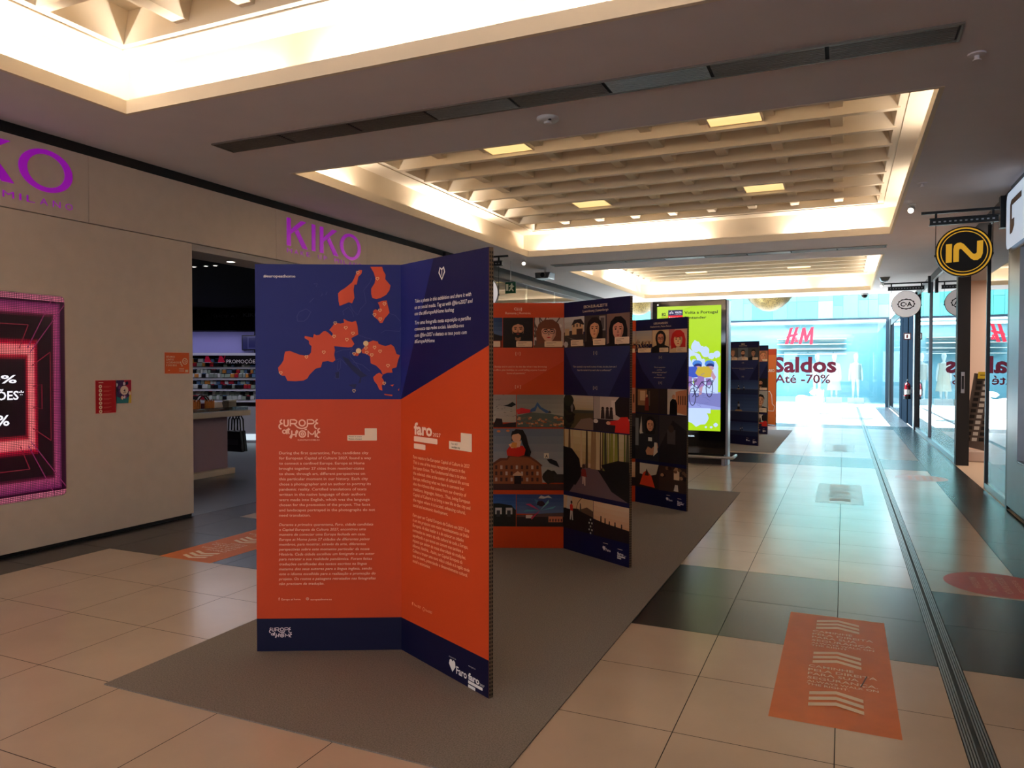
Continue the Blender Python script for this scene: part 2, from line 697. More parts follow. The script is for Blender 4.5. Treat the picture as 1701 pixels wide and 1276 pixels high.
for x, y, lb in ((-3.275, 7.13, 'glowing panel at the near left of the ceiling grid above the middle of the corridor'),
                 (-0.955, 7.13, 'glowing panel at the near right of the ceiling grid, behind the black air vent'),
                 (-3.275, 10.06, 'small glowing panel at the far left of the middle ceiling grid'),
                 (-0.955, 10.06, 'glowing panel at the far right of the middle ceiling grid, above the bright far cove'),
                 (-3.275, 18.16, 'tiny glowing panel, left of two in the farthest ceiling grid'),
                 (-0.955, 18.16, 'tiny glowing panel, right of two in the farthest ceiling grid')):
    grid_light(x, y, lb)

# ------------------------------------------------------------------ air vents, detectors, spots
SLAT = mat('vent_slat', (120, 110, 100), 0.5, metal=0.3)
SLATL = mat('vent_slat_aluminium', (168, 168, 166), 0.4, metal=0.6)
VENTB = mat('vent_dark', (24, 21, 20), 0.8)


def vent(y0, y1, label, n, seg):
    t = thing('ceiling_vent', label, 'air vent', ((X0 + X1) / 2, (y0 + y1) / 2, ZC), 'long slotted air vents across the ceiling')
    b = MB()
    b.box(X0 + .02, y0, ZC - 0.002, X1, y1, ZC + 0.01, VENTB)
    b.build('duct_opening', t)
    f = MB()
    for a0, b0, a1, b1 in ((X0 + .02, y0 - .015, X1, y0), (X0 + .02, y1, X1, y1 + .015), (X0 + .005, y0 - .015, X0 + .02, y1 + .015), (X1, y0 - .015, X1 + .015, y1 + .015)):
        f.box(a0, b0, ZC - 0.012, a1, b1, ZC, SLAT)
    f.build('frame', t)
    for i in range(seg):
        a, c = X0 + .02 + (X1 - X0 - .02) * i / seg + .012, X0 + .02 + (X1 - X0 - .02) * (i + 1) / seg - .012
        s = MB()
        for k in range(n):
            y = y0 + (y1 - y0) * (k + .5) / n
            s.box(a, y - .006, ZC - 0.010, c, y + .004, ZC - 0.003, SLATL if i in (3, 5) else SLAT)
        s.build('slat_panel', t)


vent(4.77, 4.99, 'long dark slotted air vent across the ceiling in front of the middle coffer', 9, 8)
vent(12.75, 12.96, 'thin slotted air vent across the ceiling before the farthest coffer', 7, 8)

t = thing('smoke_detector', 'round white smoke detector on the ceiling between the long vent and the coffer', 'smoke detector', (-2.065, 5.3, ZC))
MB().lathe([(0.085, 0), (0.085, -0.012), (0.075, -0.024), (0.05, -0.03)], (-2.065, 5.3, ZC), WHITE).build('base', t, smooth=True)
MB().lathe([(0.03, -0.028), (0.028, -0.044), (0.012, -0.048)], (-2.065, 5.3, ZC), WHITE).build('sensor_cap', t, smooth=True)
MB().lathe([(0.012, -0.028), (0.012, -0.034)], (-2.03, 5.25, ZC), BLACK).build('indicator', t)
for y, lb in ((5.27, 'flat white sprinkler disc on the ceiling right of the vent end'), (8.68, 'small white sprinkler disc on the ceiling right of the middle coffer')):
    t = thing('sprinkler', lb, 'sprinkler', (0.715, y, ZC), 'ceiling sprinklers')
    MB().lathe([(0.05, 0), (0.048, -0.008), (0.03, -0.012)], (0.715, y, ZC), CEIL).build('rosette', t, smooth=True)
    MB().lathe([(0.014, -0.01), (0.014, -0.035), (0.024, -0.037), (0.024, -0.042)], (0.715, y, ZC), CEIL).build('nozzle', t, smooth=True)

LED = mat('spot_lens', (255, 250, 240), 0.3, emit=(255, 244, 225), strength=4.0)


def spot(x, y, aim, label):
    t = thing('spotlight', label, 'spotlight', (x, y, ZC), 'small white spotlights on the ceiling')
    MB().lathe([(0.04, 0), (0.04, -0.015)], (x, y, ZC), WHITE).build('ceiling_rose', t)
    a = Vector(aim).normalized()
    p = Vector((x, y, ZC - 0.06))
    MB().tube([(x, y, ZC - .01), p], 0.008, WHITE).build('arm', t)
    MB().tube([p - a * .05, p - a * .03, p + a * .045], [0.02, 0.032, 0.036], WHITE, n=16).build('head', t, smooth=True)
    MB().tube([p + a * .045, p + a * .048], 0.029, LED, n=16).build('lens', t)


spot(0.70, 9.74, (-0.3, -0.8, -0.4), 'white spotlight on the ceiling left of the black round hanging sign')
spot(-5.08, 11.91, (0.3, -0.8, -0.5), 'white spotlight on a stub at the left end of the middle coffer')
spot(0.75, 18.27, (-0.3, -0.8, -0.4), 'tiny white spotlight far down the ceiling by the right shop row')
t = thing('ceiling_speaker', 'small grey wedge hanging from the ceiling beside the far spotlight', 'speaker', (0.76, 17.3, ZC))
MB().hexa([(0.70, 17.2), (0.82, 17.2), (0.82, 17.4), (0.70, 17.4)], ZC - 0.08, ZC, STEEL, [(0.66, 17.15), (0.86, 17.15), (0.86, 17.45), (0.66, 17.45)]).build('housing', t, bevel=.006)
MB().box(0.73, 17.22, ZC - 0.085, 0.79, 17.38, ZC - 0.08, BLKM).build('grille', t)
t = thing('projector', 'grey projector box under the ceiling above the second display board', 'projector', (-5.236, 13.3, ZC))
MB().box(-5.25, 13.28, ZC - .07, -5.21, 13.32, ZC, WHITE).build('mount', t)
MB().hexa([(-5.36, 13.12), (-5.10, 13.12), (-5.10, 13.46), (-5.36, 13.46)], ZC - .19, ZC - .07, STEEL, [(-5.39, 13.16), (-5.07, 13.16), (-5.07, 13.42), (-5.39, 13.42)]).build('case', t, bevel=.01)
MB().lathe([(0.045, 0), (0.045, -0.03), (0.03, -0.032)], (-5.2, 13.12, ZC - .13), BLKM, axis='y').build('lens', t, smooth=True)
t = thing('security_camera', 'black dome security camera on the ceiling edge above the bright square', 'security camera', (0.46, 20.7, ZC))
MB().lathe([(0.085, 0), (0.085, -.04)], (0.46, 20.7, ZC), WHITE).build('base', t)
MB().lathe([(0.075, -.04), (0.07, -.07), (0.05, -.1), (0.02, -.115)], (0.46, 20.7, ZC), BLKM).build('dome', t, smooth=True)

# ------------------------------------------------------------------ left wall: beige shop front
wb = MB()
wb.box(XL - 0.12, -12, 0.03, XL, 5.428, 2.685, WALLP)
struct(wb.build('wall_left'))
b = MB()
b.box(XL - 0.1, -12, 0, XL - 0.02, 5.42, 0.03, BLACK)
struct(b.build('baseboard_left'))
fa = MB()
cuts = [-12, 0.0, 2.62, 4.336, 6.62, 8.37, 11.8]
for a, c in zip(cuts[:-1], cuts[1:]):
    fa.box(XL - 0.1, a + .002, 2.693, XL, c - .002, 3.258, WALLP)
struct(fa.build('wall_left_fascia'))
b = MB()
b.box(XL - 0.14, -12, 2.70, XL - 0.04, 11.8, 3.30, BLACK)
b.box(XL - 0.12, -12, 3.25, XL - 0.05, 20.9, ZC, BLACK)
b.box(XL - 0.14, 5.36, 0, XL - 0.10, 5.41, 2.69, BLACK)
struct(b.build('trim_1'))

# added shells around the shops and corridor end so no daylight leaks in
for nm, q in (('wall_back', (-16, -12, 0, -15.9, 20.9, 4.2, BLACK)), ('wall_shop_side', (-16, 2.9, 0, XL - .12, 3.0, 4.2, BLACK)), ('added_end_wall', (-15.9, -12.1, 0, 7, -12, 4.2, WALLP)),
              ('wall_square_side', (-16, 20.8, 0, XL - .1, 20.9, 4.4, WHITE)), ('wall_shop_end', (-14, 11.75, 0, XL - .1, 11.85, 3.4, BLACK)), ('ceiling_shop', (-14, 3.0, 2.63, -6.3, 11.75, 2.68, mat('void_black', (3, 3, 4), .8, spec=.1)))):
    struct(MB().box(*q).build(nm))

# made-up entrance frame around the added fill light, behind the camera
b = MB()
for x in (-5.3, -3.1, -0.9, 1.25):
    b.box(x - .05, -11.95, 0, x + .05, -11.85, 3.15, BLKM)
b.box(-5.35, -11.95, 3.1, 1.3, -11.85, 3.2, BLKM)
struct(b.build('added_door_frame'))
# ------------------------------------------------------------------ grey event carpets
def carpet_mat():
    m = mat('needle_felt', (122, 116, 112), 0.95, spec=0.1, noise=(160, 0.28), bump=(400, 0.3))
    return m


for y0, y1, lb in ((2.345, 9.12, 'grey felt carpet runner under the three nearest display boards'),
                   (13.72, 18.9, 'grey felt carpet runner beyond the screen totem')):
    b = MB()
    b.box(-3.10, y0, 0.0005, -1.10, y1, 0.006, carpet_mat())
    tag(b.build('carpet_runner', loc=(-2.1, (y0 + y1) / 2, 0)), lb, 'carpet')

# ------------------------------------------------------------------ pictures printed on the boards
SKIN, SKIN2 = (214, 156, 122), (190, 134, 104)


def portrait(p, bg, hair, skin, top, cx=0.5, cy=0.56, r=0.2, long=0, glasses=False, beard=False, hood=False, bangs=False, lips=(160, 50, 46)):
    asp = (p.r[2] - p.r[0]) / (p.r[3] - p.r[1])
    rx = r / asp
    if bg:
        p.rect(0, 0, 1, 1, bg)
    dark = tuple(int(c * .72) for c in skin)
    if long:
        p.poly([(cx - rx * 1.45, cy - r * long), (cx - rx * 1.55, cy), (cx - rx * 1.25, cy + r * 1.0), (cx - rx * .5, cy + r * 1.55), (cx + rx * .5, cy + r * 1.55),
                (cx + rx * 1.25, cy + r * 1.0), (cx + rx * 1.55, cy), (cx + rx * 1.5, cy - r * long)], hair)
    p.poly([(cx - rx * 2.9, -.02), (cx - rx * 2.5, cy - r * 1.85), (cx - rx * .9, cy - r * 1.35), (cx + rx * .9, cy - r * 1.35), (cx + rx * 2.5, cy - r * 1.85), (cx + rx * 2.9, -.02)], top)
    if not hood:
        p.poly([(cx - rx * .42, cy - r * 1.5), (cx - rx * .42, cy - r * .6), (cx + rx * .42, cy - r * .6), (cx + rx * .42, cy - r * 1.5), (cx, cy - r * 1.8)], dark)
    else:
        p.ell(cx, cy + r * .1, rx * 1.5, r * 1.65, hair)
        p.poly([(cx - rx * 1.4, cy), (cx + rx * 1.4, cy), (cx + rx * 1.1, cy - r * 1.7), (cx - rx * 1.1, cy - r * 1.7)], hair)
    # face
    p.poly([(cx - rx * .9, cy + r * .2), (cx - rx * .84, cy - r * .45), (cx - rx * .5, cy - r * 1.0), (cx, cy - r * 1.18), (cx + rx * .5, cy - r * 1.0), (cx + rx * .84, cy - r * .45),
            (cx + rx * .9, cy + r * .2), (cx + rx * .7, cy + r * .85), (cx, cy + r * 1.1), (cx - rx * .7, cy + r * .85)], skin)
    p.poly([(cx + rx * .2, cy + r * 1.0), (cx + rx * .9, cy + r * .2), (cx + rx * .84, cy - r * .45), (cx + rx * .5, cy - r * 1.0), (cx + rx * .3, cy - r * .9), (cx + rx * .55, cy - r * .2), (cx + rx * .5, cy + r * .4)], tuple(int(c * .84) for c in skin))
    if not hood:
        if bangs:
            p.poly([(cx - rx * 1.05, cy - r * .1), (cx - rx * 1.1, cy + r * .8), (cx - rx * .5, cy + r * 1.4), (cx + rx * .5, cy + r * 1.4), (cx + rx * 1.1, cy + r * .8), (cx + rx * 1.05, cy - r * .1), (cx + rx * .75, cy + r * .45), (cx, cy + r * .35), (cx - rx * .75, cy + r * .45)], hair)
        else:
            p.poly([(cx - rx * 1.0, cy + r * .1), (cx - rx * 1.05, cy + r * .7), (cx - rx * .6, cy + r * 1.3), (cx + rx * .1, cy + r * 1.42), (cx + rx * .75, cy + r * 1.2), (cx + rx * 1.05, cy + r * .6), (cx + rx * .98, cy + r * .1), (cx + rx * .7, cy + r * .65), (cx, cy + r * .88), (cx - rx * .7, cy + r * .6)], hair)
    for s in (-1, 1):
        p.ell(cx + s * rx * .4, cy + r * .08, rx * .17, r * .085, (40, 26, 24))
        p.poly([(cx + s * rx * .16, cy + r * .28), (cx + s * rx * .62, cy + r * .26), (cx + s * rx * .6, cy + r * .36), (cx + s * rx * .16, cy + r * .38)], tuple(int(c * .5) for c in hair))
    p.poly([(cx - rx * .03, cy + r * .1), (cx + rx * .16, cy - r * .38), (cx - rx * .14, cy - r * .42)], dark)
    if beard:
        p.poly([(cx - rx * .84, cy - r * .2), (cx - rx * .5, cy - r * .45), (cx, cy - r * .42), (cx + rx * .5, cy - r * .45), (cx + rx * .84, cy - r * .2), (cx + rx * .6, cy - r * 1.0), (cx, cy - r * 1.28), (cx - rx * .6, cy - r * 1.0)], tuple(int(c * .8) for c in hair))
    p.poly([(cx - rx * .3, cy - r * .64), (cx, cy - r * .57), (cx + rx * .3, cy - r * .64), (cx, cy - r * .76)], lips)
    if glasses:
        for s in (-1, 1):
            q = [(cx + s * rx * .42 + rx * .33 * math.cos(k * .5236), cy + r * .06 + r * .25 * math.sin(k * .5236)) for k in range(13)]
            p.line(q, 0.02, (60, 30, 40))
        p.line([(cx - rx * .1, cy + r * .1), (cx + rx * .1, cy + r * .1)], 0.02, (60, 30, 40))


def chip(p, x0, x1, y0=0.03, y1=0.22, c=PAPER):
    a, b = p.T((x0, y0)), p.T((x1, y1))
    p.c.rect(a[0], a[1], b[0], b[1], c, r=0.006)
    for k, wd in enumerate((.55, .35, .45)):
        p.rect(x0 + (x1 - x0) * .1, y1 - (y1 - y0) * (.3 + .22 * k), x0 + (x1 - x0) * (.1 + wd), y1 - (y1 - y0) * (.24 + .22 * k), (150, 120, 100))


def pic_church(p):
    p.grad(0.25, 1, (96, 116, 150), (30, 58, 104))
    p.poly([(0, .2), (0, .42), (.3, .5), (.5, .46), (.56, .62), (.62, .8), (.68, .62), (.72, .46), (.95, .4), (1, .4), (1, .2)], (22, 18, 26))
    p.rect(0, 0, 1, .24, (120, 44, 28))
    for k in range(6):
        p.rect(.06 + .16 * k, .02, .13 + .16 * k, .22, (196, 90, 48))
    chip(p, .3, .93)


def pic_man(p):
    portrait(p, (22, 16, 18), (18, 12, 12), (212, 152, 118), (14, 12, 14), .5, .6, .22, beard=True)
    chip(p, .44, .97)


def pic_glasses_woman(p):
    p.rect(0, 0, 1, 1, (196, 184, 178))
    for k in range(9):
        x = random.random()
        p.line([(x, 0), (x + random.uniform(-.2, .2), .5), (x + random.uniform(-.3, .3), 1)], 0.04, (90, 70, 66))
    for k in range(10):
        p.blob(random.random(), random.random(), .07, random.choice([(120, 100, 92), (226, 218, 212)]), k)
    portrait(p, None, (112, 62, 44), (226, 176, 150), (96, 64, 50), .5, .52, .27, long=2.4, glasses=True, bangs=True, lips=(190, 30, 40))
    chip(p, .36, .96)


def pic_house(p):
    p.grad(.5, 1, (176, 168, 160), (206, 204, 204), 3)
    p.poly([(0, .0), (0, .5), (.35, .55), (.75, .45), (1, .4), (1, 0)], (58, 50, 50))
    p.poly([(.4, .42), (.4, .74), (.52, .88), (.84, .88), (.95, .74), (.95, .42)], (205, 168, 130))
    p.poly([(.36, .72), (.5, .9), (.84, .92), (1, .74), (.95, .72), (.66, .8)], (40, 36, 40))
    p.rect(.04, .4, .26, .62, (190, 160, 128))
    p.rect(.62, .42, .92, .6, (70, 50, 44))
    for k in range(3):
        p.rect(.46 + .16 * k, .66, .52 + .16 * k, .76, (60, 44, 40))
    p.poly([(.1, .36), (.9, .18), (1, .1), (1, .02), (.3, .3)], (120, 108, 100))
    p.blob(.1, .1, .12, (190, 190, 190), 4)
    chip(p, .34, .95, .04, .24)


def pic_curly_woman(p):
    p.rect(0, 0, 1, 1, (66, 56, 54))
    p.rect(.68, .5, .96, .96, (150, 144, 140))
    p.rect(.74, .55, .9, .9, (96, 90, 90))
    portrait(p, None, (26, 18, 18), (218, 160, 122), (30, 24, 24), .46, .56, .24, long=2.2, lips=(170, 80, 66))
    chip(p, .4, .96, .05, .25)


def pic_dark_woman(p):
    portrait(p, (122, 96, 88), (16, 12, 16), (206, 142, 122), (20, 14, 18), .5, .5, .26, long=3, lips=(160, 70, 66))
    chip(p, .36, .98, .06, .27)


def pic_birds(p):
    p.grad(.15, 1, (200, 190, 176), (150, 148, 150))
    for k in range(60):
        x, y, s = random.random(), .2 + .8 * random.random(), random.uniform(.008, .03)
        p.poly([(x - s, y + s * .6), (x, y), (x + s, y + s * .8), (x, y + s * .5)], (24, 24, 28))
    p.poly([(.7, .66), (.82, .7), (.92, .78), (1, .7), (.9, .62)], (30, 36, 34))
    p.poly([(0, 0), (0, .24), (.3, .26), (.32, .1), (.5, .12), (.55, .28), (.68, .26), (.7, .1), (1, .16), (1, 0)], (48, 36, 34))


def pic_lying(p):
    p.grad(.3, 1, (168, 166, 158), (124, 128, 132))
    p.poly([(0, .35), (.3, .46), (.7, .42), (1, .34), (1, 0), (0, 0)], (90, 104, 100))
    for k in range(70):
        x, y = random.random(), random.uniform(.02, .3)
        p.rect(x, y, x + .05, y + .05, random.choice([(196, 130, 96), (214, 164, 128), (160, 92, 70), (120, 110, 96)]))
    p.poly([(.02, .4), (.0, .54), (.1, .6), (.3, .54), (.32, .46), (.12, .42)], (200, 44, 56))
    p.poly([(.28, .46), (.3, .56), (.38, .62), (.44, .78), (.52, .62), (.68, .5), (.7, .44), (.62, .44), (.48, .58), (.44, .66), (.4, .5)], (62, 96, 150))
    p.poly([(.66, .44), (.7, .52), (.74, .44)], (60, 60, 70))
    p.ell(.04, .5, .045, .07, (206, 60, 60))


def pic_reader(p):
    p.grad(.12, 1, (178, 176, 176), (108, 124, 148), 7)
    p.rect(0, 0, 1, .1, (74, 50, 48))
    p.poly([(0, .08), (0, .30), (.26, .44), (.26, .08)], (132, 76, 54))
    for r_ in range(3):
        for k in range(4):
            p.rect(.02 + .055 * k, .12 + .075 * r_ + .012 * k, .045 + .055 * k, .165 + .075 * r_ + .012 * k, (70, 46, 44))
    x0, y0, x1, y1 = p.r
    p = Pic(p.c, x0 + .23 * (x1 - x0), y0, x1, y1)
    p.poly([(-.02, .08), (0, .42), (.12, .5), (.2, .5), (.24, .56), (.5, .55), (.62, .46), (.68, .4), (.7, .08)], (142, 84, 58))
    p.poly([(0, .4), (.12, .48), (.2, .48), (.24, .54), (.5, .53), (.62, .44), (.68, .38), (.7, .4), (.62, .48), (.5, .57), (.22, .58), (.2, .52), (.1, .52), (0, .44)], (104, 58, 44))
    for r_ in range(3):
        for k in range(9):
            x = .03 + .073 * k
            p.rect(x, .14 + .1 * r_, x + .03, .2 + .1 * r_, (70, 46, 44) if (k + r_) % 3 else (190, 170, 160))
    p.rect(.3, .08, .4, .25, (34, 24, 26))
    p.poly([(.28, .25), (.35, .31), (.42, .25), (.42, .23), (.28, .23)], (210, 170, 140))
    p.rect(-.02, 0, 1, .1, (74, 50, 48))
    p.blob(.8, .22, .13, (44, 40, 34), 3)
    p.rect(.86, .12, 1, .26, (50, 46, 44))
    # the big painted woman reading on the roof
    p.poly([(.2, .56), (.19, .64), (.24, .72), (.42, .72), (.47, .66), (.46, .58), (.36, .54)], (206, 44, 34))
    p.poly([(.26, .8), (.26, .92), (.32, .99), (.42, .98), (.47, .88), (.5, .74), (.54, .62), (.52, .54), (.44, .56), (.46, .66), (.42, .74), (.4, .82)], (20, 16, 18))
    p.ell(.33, .86, .065, .085, (232, 180, 146))
    p.poly([(.25, .86), (.27, .96), (.4, .96), (.42, .86), (.36, .92), (.28, .9)], (20, 16, 18))
    p.poly([(.22, .74), (.26, .68), (.38, .7), (.4, .8), (.3, .78)], (236, 190, 156))
    p.poly([(.25, .7), (.27, .78), (.34, .77), (.33, .68)], (222, 150, 76))
    p.poly([(.76, .5), (.8, .44), (.94, .37), (.9, .47), (.82, .51)], (22, 22, 28))
    p.rect(.72, .52, .79, .6, (226, 220, 206))
    p.poly([(.74, .53), (.757, .585), (.774, .53), (.764, .53), (.757, .555), (.75, .53)], (20, 20, 24))
    p.ell(.08, .955, .025, .018, (224, 130, 80))
    p.ell(.21, .965, .025, .018, (224, 130, 80))


def pic_park(p):
    p.grad(.5, 1, (70, 110, 180), (38, 70, 140))
    p.rect(0, 0, 1, .52, (36, 38, 34))
    p.poly([(0, .5), (.1, .62), (.3, .7), (.6, .72), (.9, .66), (1, .5)], (30, 34, 30))
    for k in range(4):
        p.rect(.05 + .24 * k, .38, .2 + .24 * k, .58, (196, 196, 196))
        p.rect(.08 + .24 * k, .3, .16 + .24 * k, .5, (60, 60, 64))
    p.poly([(.1, .06), (.13, .28), (.18, .28), (.2, .06)], (190, 186, 180))


def pic_flowers(p):
    p.grad(.4, 1, (96, 116, 166), (44, 70, 132))
    p.rect(0, 0, 1, .36, (40, 36, 38))
    p.poly([(0, .34), (.5, .4), (1, .44), (1, .3), (0, .3)], (90, 70, 70))
    p.rect(.2, .26, .34, .36, (214, 206, 200))
    p.rect(.68, .14, .98, .32, (206, 122, 94))
    for k in range(5):
        p.rect(.7 + .06 * k, .16, .73 + .06 * k, .24, (90, 50, 50))
    for a, c in ((20, (90, 160, 190)), (60, (120, 190, 200)), (110, (70, 120, 170)), (150, (176, 60, 110)), (190, (80, 150, 180)), (240, (200, 60, 90))):
        t = math.radians(a)
        p.poly([(.5, .5), (.5 + .28 * math.cos(t - .2), .52 + .3 * math.sin(t - .2)), (.5 + .36 * math.cos(t), .52 + .36 * math.sin(t))], c)
    p.blob(.52, .72, .1, (50, 34, 50), 5)
    p.poly([(.46, .88), (.52, .97), (.6, .93), (.68, .97), (.76, .88), (.66, .9), (.58, .87)], (206, 210, 216))


def pic_trail(p):
    p.grad(.55, 1, (176, 160, 130), (196, 190, 180))
    p.rect(0, 0, 1, .55, (84, 74, 52))
    p.poly([(.3, .56), (1, .58), (1, .5), (.3, .46)], (70, 70, 60))
    p.poly([(.35, 0), (.6, .3), (.9, .36), (1, .3), (1, 0)], (128, 106, 96))
    for k in range(8):
        p.blob(.12 + .05 * (k % 3), .15 + .1 * k, .2, [(26, 30, 22), (40, 44, 30), (22, 24, 20)][k % 3], k)
    p.poly([(.26, .5), (.24, .66), (.3, .74), (.34, .66), (.32, .5)], (120, 110, 110))


def pic_red_sweater(p):
    p.rect(0, 0, 1, 1, (200, 186, 176))
    p.rect(0, 0, 1, .35, (44, 36, 42))
    p.rect(0, .35, .18, 1, (170, 160, 156))
    p.rect(.5, .5, .75, .9, (224, 212, 204))
    for x in (.2, .33, .44):
        p.poly([(x, .36), (x + .02, .62), (x + .1, .62), (x + .12, .36)], (50, 40, 40))
        p.ell(x + .06, .66, .04, .05, (60, 44, 40))
    p.poly([(.62, .5), (.6, .85), (.72, 1), (1, 1), (1, .4), (.8, .4)], (30, 20, 22))
    p.poly([(.4, .2), (.45, .3), (.7, .36), (.76, .44), (.95, .46), (1, .3), (1, .0), (.6, .0), (.62, .2)], (206, 40, 34))
    p.ell(.42, .25, .06, .05, (220, 170, 140))
    p.ell(.06, .28, .07, .06, (220, 214, 210))


def pic_forest(p):
    p.grad(.45, 1, (176, 150, 104), (206, 196, 158), 5)
    p.rect(0, 0, 1, .45, (22, 20, 22))
    p.poly([(.34, .48), (.5, .48), (.75, .12), (.98, 0), (.1, 0), (.16, .1)], (104, 84, 92))
    p.poly([(.36, .5), (.5, .5), (.47, .43), (.38, .43)], (196, 170, 140))
    for k in range(26):
        x = random.random()
        c = random.choice([(150, 120, 86), (96, 74, 56), (198, 176, 140), (70, 56, 40)]) if x < .62 else random.choice([(96, 104, 44), (140, 140, 60), (60, 64, 34), (70, 70, 50)])
        w = random.uniform(.008, .03)
        p.poly([(x - w, .42), (x + w, .42), (x + w * .6, 1), (x - w * .6, 1)], c)
    p.poly([(0, .2), (0, .72), (.14, .7), (.26, .55), (.3, .3), (.2, .12)], (14, 14, 16))
    p.poly([(.6, .5), (.74, .3), (.95, .02), (1, 0), (1, .6), (.84, .6)], (22, 22, 20))
    p.ell(.33, .44, .025, .035, (60, 46, 44))
    p.poly([(.29, .28), (.3, .4), (.36, .4), (.38, .28)], (132, 44, 44))
    p.poly([(.31, .16), (.31, .28), (.36, .28), (.36, .14), (.34, .14), (.335, .26), (.33, .16)], (190, 170, 160))


def pic_street_art(p):
    p.rect(0, 0, 1, 1, (206, 178, 144))
    p.poly([(0, 0), (0, .6), (.5, .66), (1, .5), (1, 0)], (26, 22, 24))
    p.poly([(.1, .6), (.14, 1), (.3, 1), (.28, .6)], (196, 190, 186))
    p.line([(.4, .5), (.5, .85), (.62, 1)], .02, (40, 30, 30))
    p.poly([(.5, .62), (.8, .76), (1, .68), (1, .5)], (96, 74, 60))
    p.poly([(.24, .56), (.22, .72), (.28, .78), (.33, .72), (.33, .56)], (196, 44, 44))
    p.poly([(.22, .28), (.24, .56), (.32, .56), (.34, .28), (.3, .28), (.28, .48), (.26, .28)], (190, 186, 184))
    p.ell(.28, .82, .03, .05, (40, 26, 24))
    p.poly([(.56, .6), (.57, .84), (.6, .84), (.62, .6)], (70, 66, 66))
    for k in range(5):
        for j in range(3):
            p.rect(.86 + .045 * j, .1 * k, .9 + .045 * j, .1 * k + .05, (206, 206, 200) if (k + j) % 2 else (30, 30, 30))


def pic_dusk(p):
    p.grad(.3, 1, (214, 164, 124), (226, 200, 170))
    p.poly([(0, 0), (0, .48), (.3, .42), (1, .36), (1, 0)], (36, 26, 26))
    for x, h_ in ((.22, .16), (.34, .12), (.46, .06), (.62, .07), (.8, .05)):
        p.poly([(x - .02, .38), (x - .015, .4 + h_), (x + .015, .4 + h_), (x + .02, .38)], (24, 18, 20))
        p.ell(x, .42 + h_, .016, .03, (24, 18, 20))


def pic_city(p):
    p.grad(.4, 1, (196, 170, 140), (150, 150, 160))
    for k in range(70):
        x, y = random.random(), .42 * random.random() + .05
        p.rect(x, y, x + .06, y + .07, random.choice([(170, 124, 92), (112, 80, 66), (206, 166, 130), (76, 56, 50)]))
    p.rect(.14, .4, .17, .62, (90, 64, 54))
    chip(p, .16, .96)


def pic_hijab(p):
    p.rect(0, 0, 1, 1, (206, 176, 140))
    p.rect(.74, .75, .98, .95, (214, 190, 156))
    portrait(p, None, (18, 16, 20), (206, 138, 112), (18, 16, 20), .5, .62, .2, hood=True, glasses=True, lips=(180, 60, 56))
    chip(p, .44, .97)


def pic_red_hair(p):
    p.rect(0, 0, 1, 1, (214, 170, 150))
    p.rect(0, .3, .3, 1, (190, 110, 110))
    portrait(p, None, (186, 30, 30), (236, 196, 150), (224, 190, 150), .5, .55, .26, long=1.8, bangs=True, lips=(200, 40, 40))
    chip(p, .4, .97)


def pic_workshop(p):
    p.rect(0, 0, 1, 1, (48, 38, 36))
    p.rect(.1, .3, .5, .95, (150, 110, 80))
    p.rect(.2, .5, .42, .9, (206, 176, 140))
    p.rect(.56, .3, .62, .9, (96, 80, 72))
    p.poly([(.4, .1), (.42, .6), (.5, .66), (.56, .6), (.58, .1)], (120, 40, 34))
    p.ell(.49, .7, .04, .06, SKIN)


def pic_alley(p):
    p.rect(0, 0, 1, 1, (206, 196, 190))
    p.poly([(.6, .1), (.6, .9), (1, 1), (1, 0)], (196, 130, 96))
    p.rect(0, 0, .3, 1, (40, 34, 34))
    for k in range(4):
        p.rect(.68 + .08 * k, .4, .72 + .08 * k, .75, (96, 60, 50))
    p.poly([(.38, 0), (.4, .5), (.48, .62), (.6, .6), (.66, .45), (.66, 0)], (20, 18, 22))
    p.ell(.53, .7, .06, .09, SKIN2)


def pic_hoodie(p):
    p.rect(0, 0, 1, 1, (40, 40, 44))
    p.rect(0, .3, .14, .9, (120, 120, 124))
    p.poly([(.18, .6), (.26, .95), (.3, .6), (.36, .58), (.2, .56)], (206, 200, 196))
    portrait(p, None, (26, 22, 24), (206, 146, 118), (36, 40, 48), .64, .76, .11, hood=True)
    p.rect(.56, .42, .72, .5, (220, 220, 220))
    p.poly([(.45, .2), (.55, .3), (.7, .26), (.95, .4), (.98, .3), (.75, .12), (.5, .12)], (196, 140, 112))
    p.poly([(.78, .1), (.82, .4), (.92, .4), (.96, .2)], (214, 206, 200))


def pic_night(p):
    p.rect(0, 0, 1, 1, (54, 50, 54))
    p.poly([(0, .3), (.5, .9), (1, .7), (1, 0), (0, 0)], (30, 28, 32))
    p.rect(.3, .4, .6, .7, (72, 66, 70))
    p.ell(.44, .72, .1, .08, (62, 50, 46))


def pic_tent(p):
    p.rect(0, 0, 1, 1, (40, 34, 28))
    p.poly([(.2, .55), (.2, 1), (1, 1), (.9, .6), (.6, .5)], (206, 200, 190))
    p.poly([(.2, .1), (.35, .6), (.5, .72), (.7, .5), (.85, .05)], (196, 60, 36))
    p.poly([(.42, .5), (.5, .8), (.6, .5)], (60, 40, 34))


def pic_still(p):
    p.rect(0, 0, 1, 1, (58, 44, 38))
    p.rect(.55, .5, .75, .9, (214, 190, 160))
    for k in range(12):
        p.blob(random.random(), .5 + .5 * random.random(), .08, random.choice([(110, 80, 60), (36, 28, 26), (160, 120, 92)]), k)
    p.poly([(.55, .05), (.6, .3), (.7, .3), (.72, .05)], (206, 200, 196))


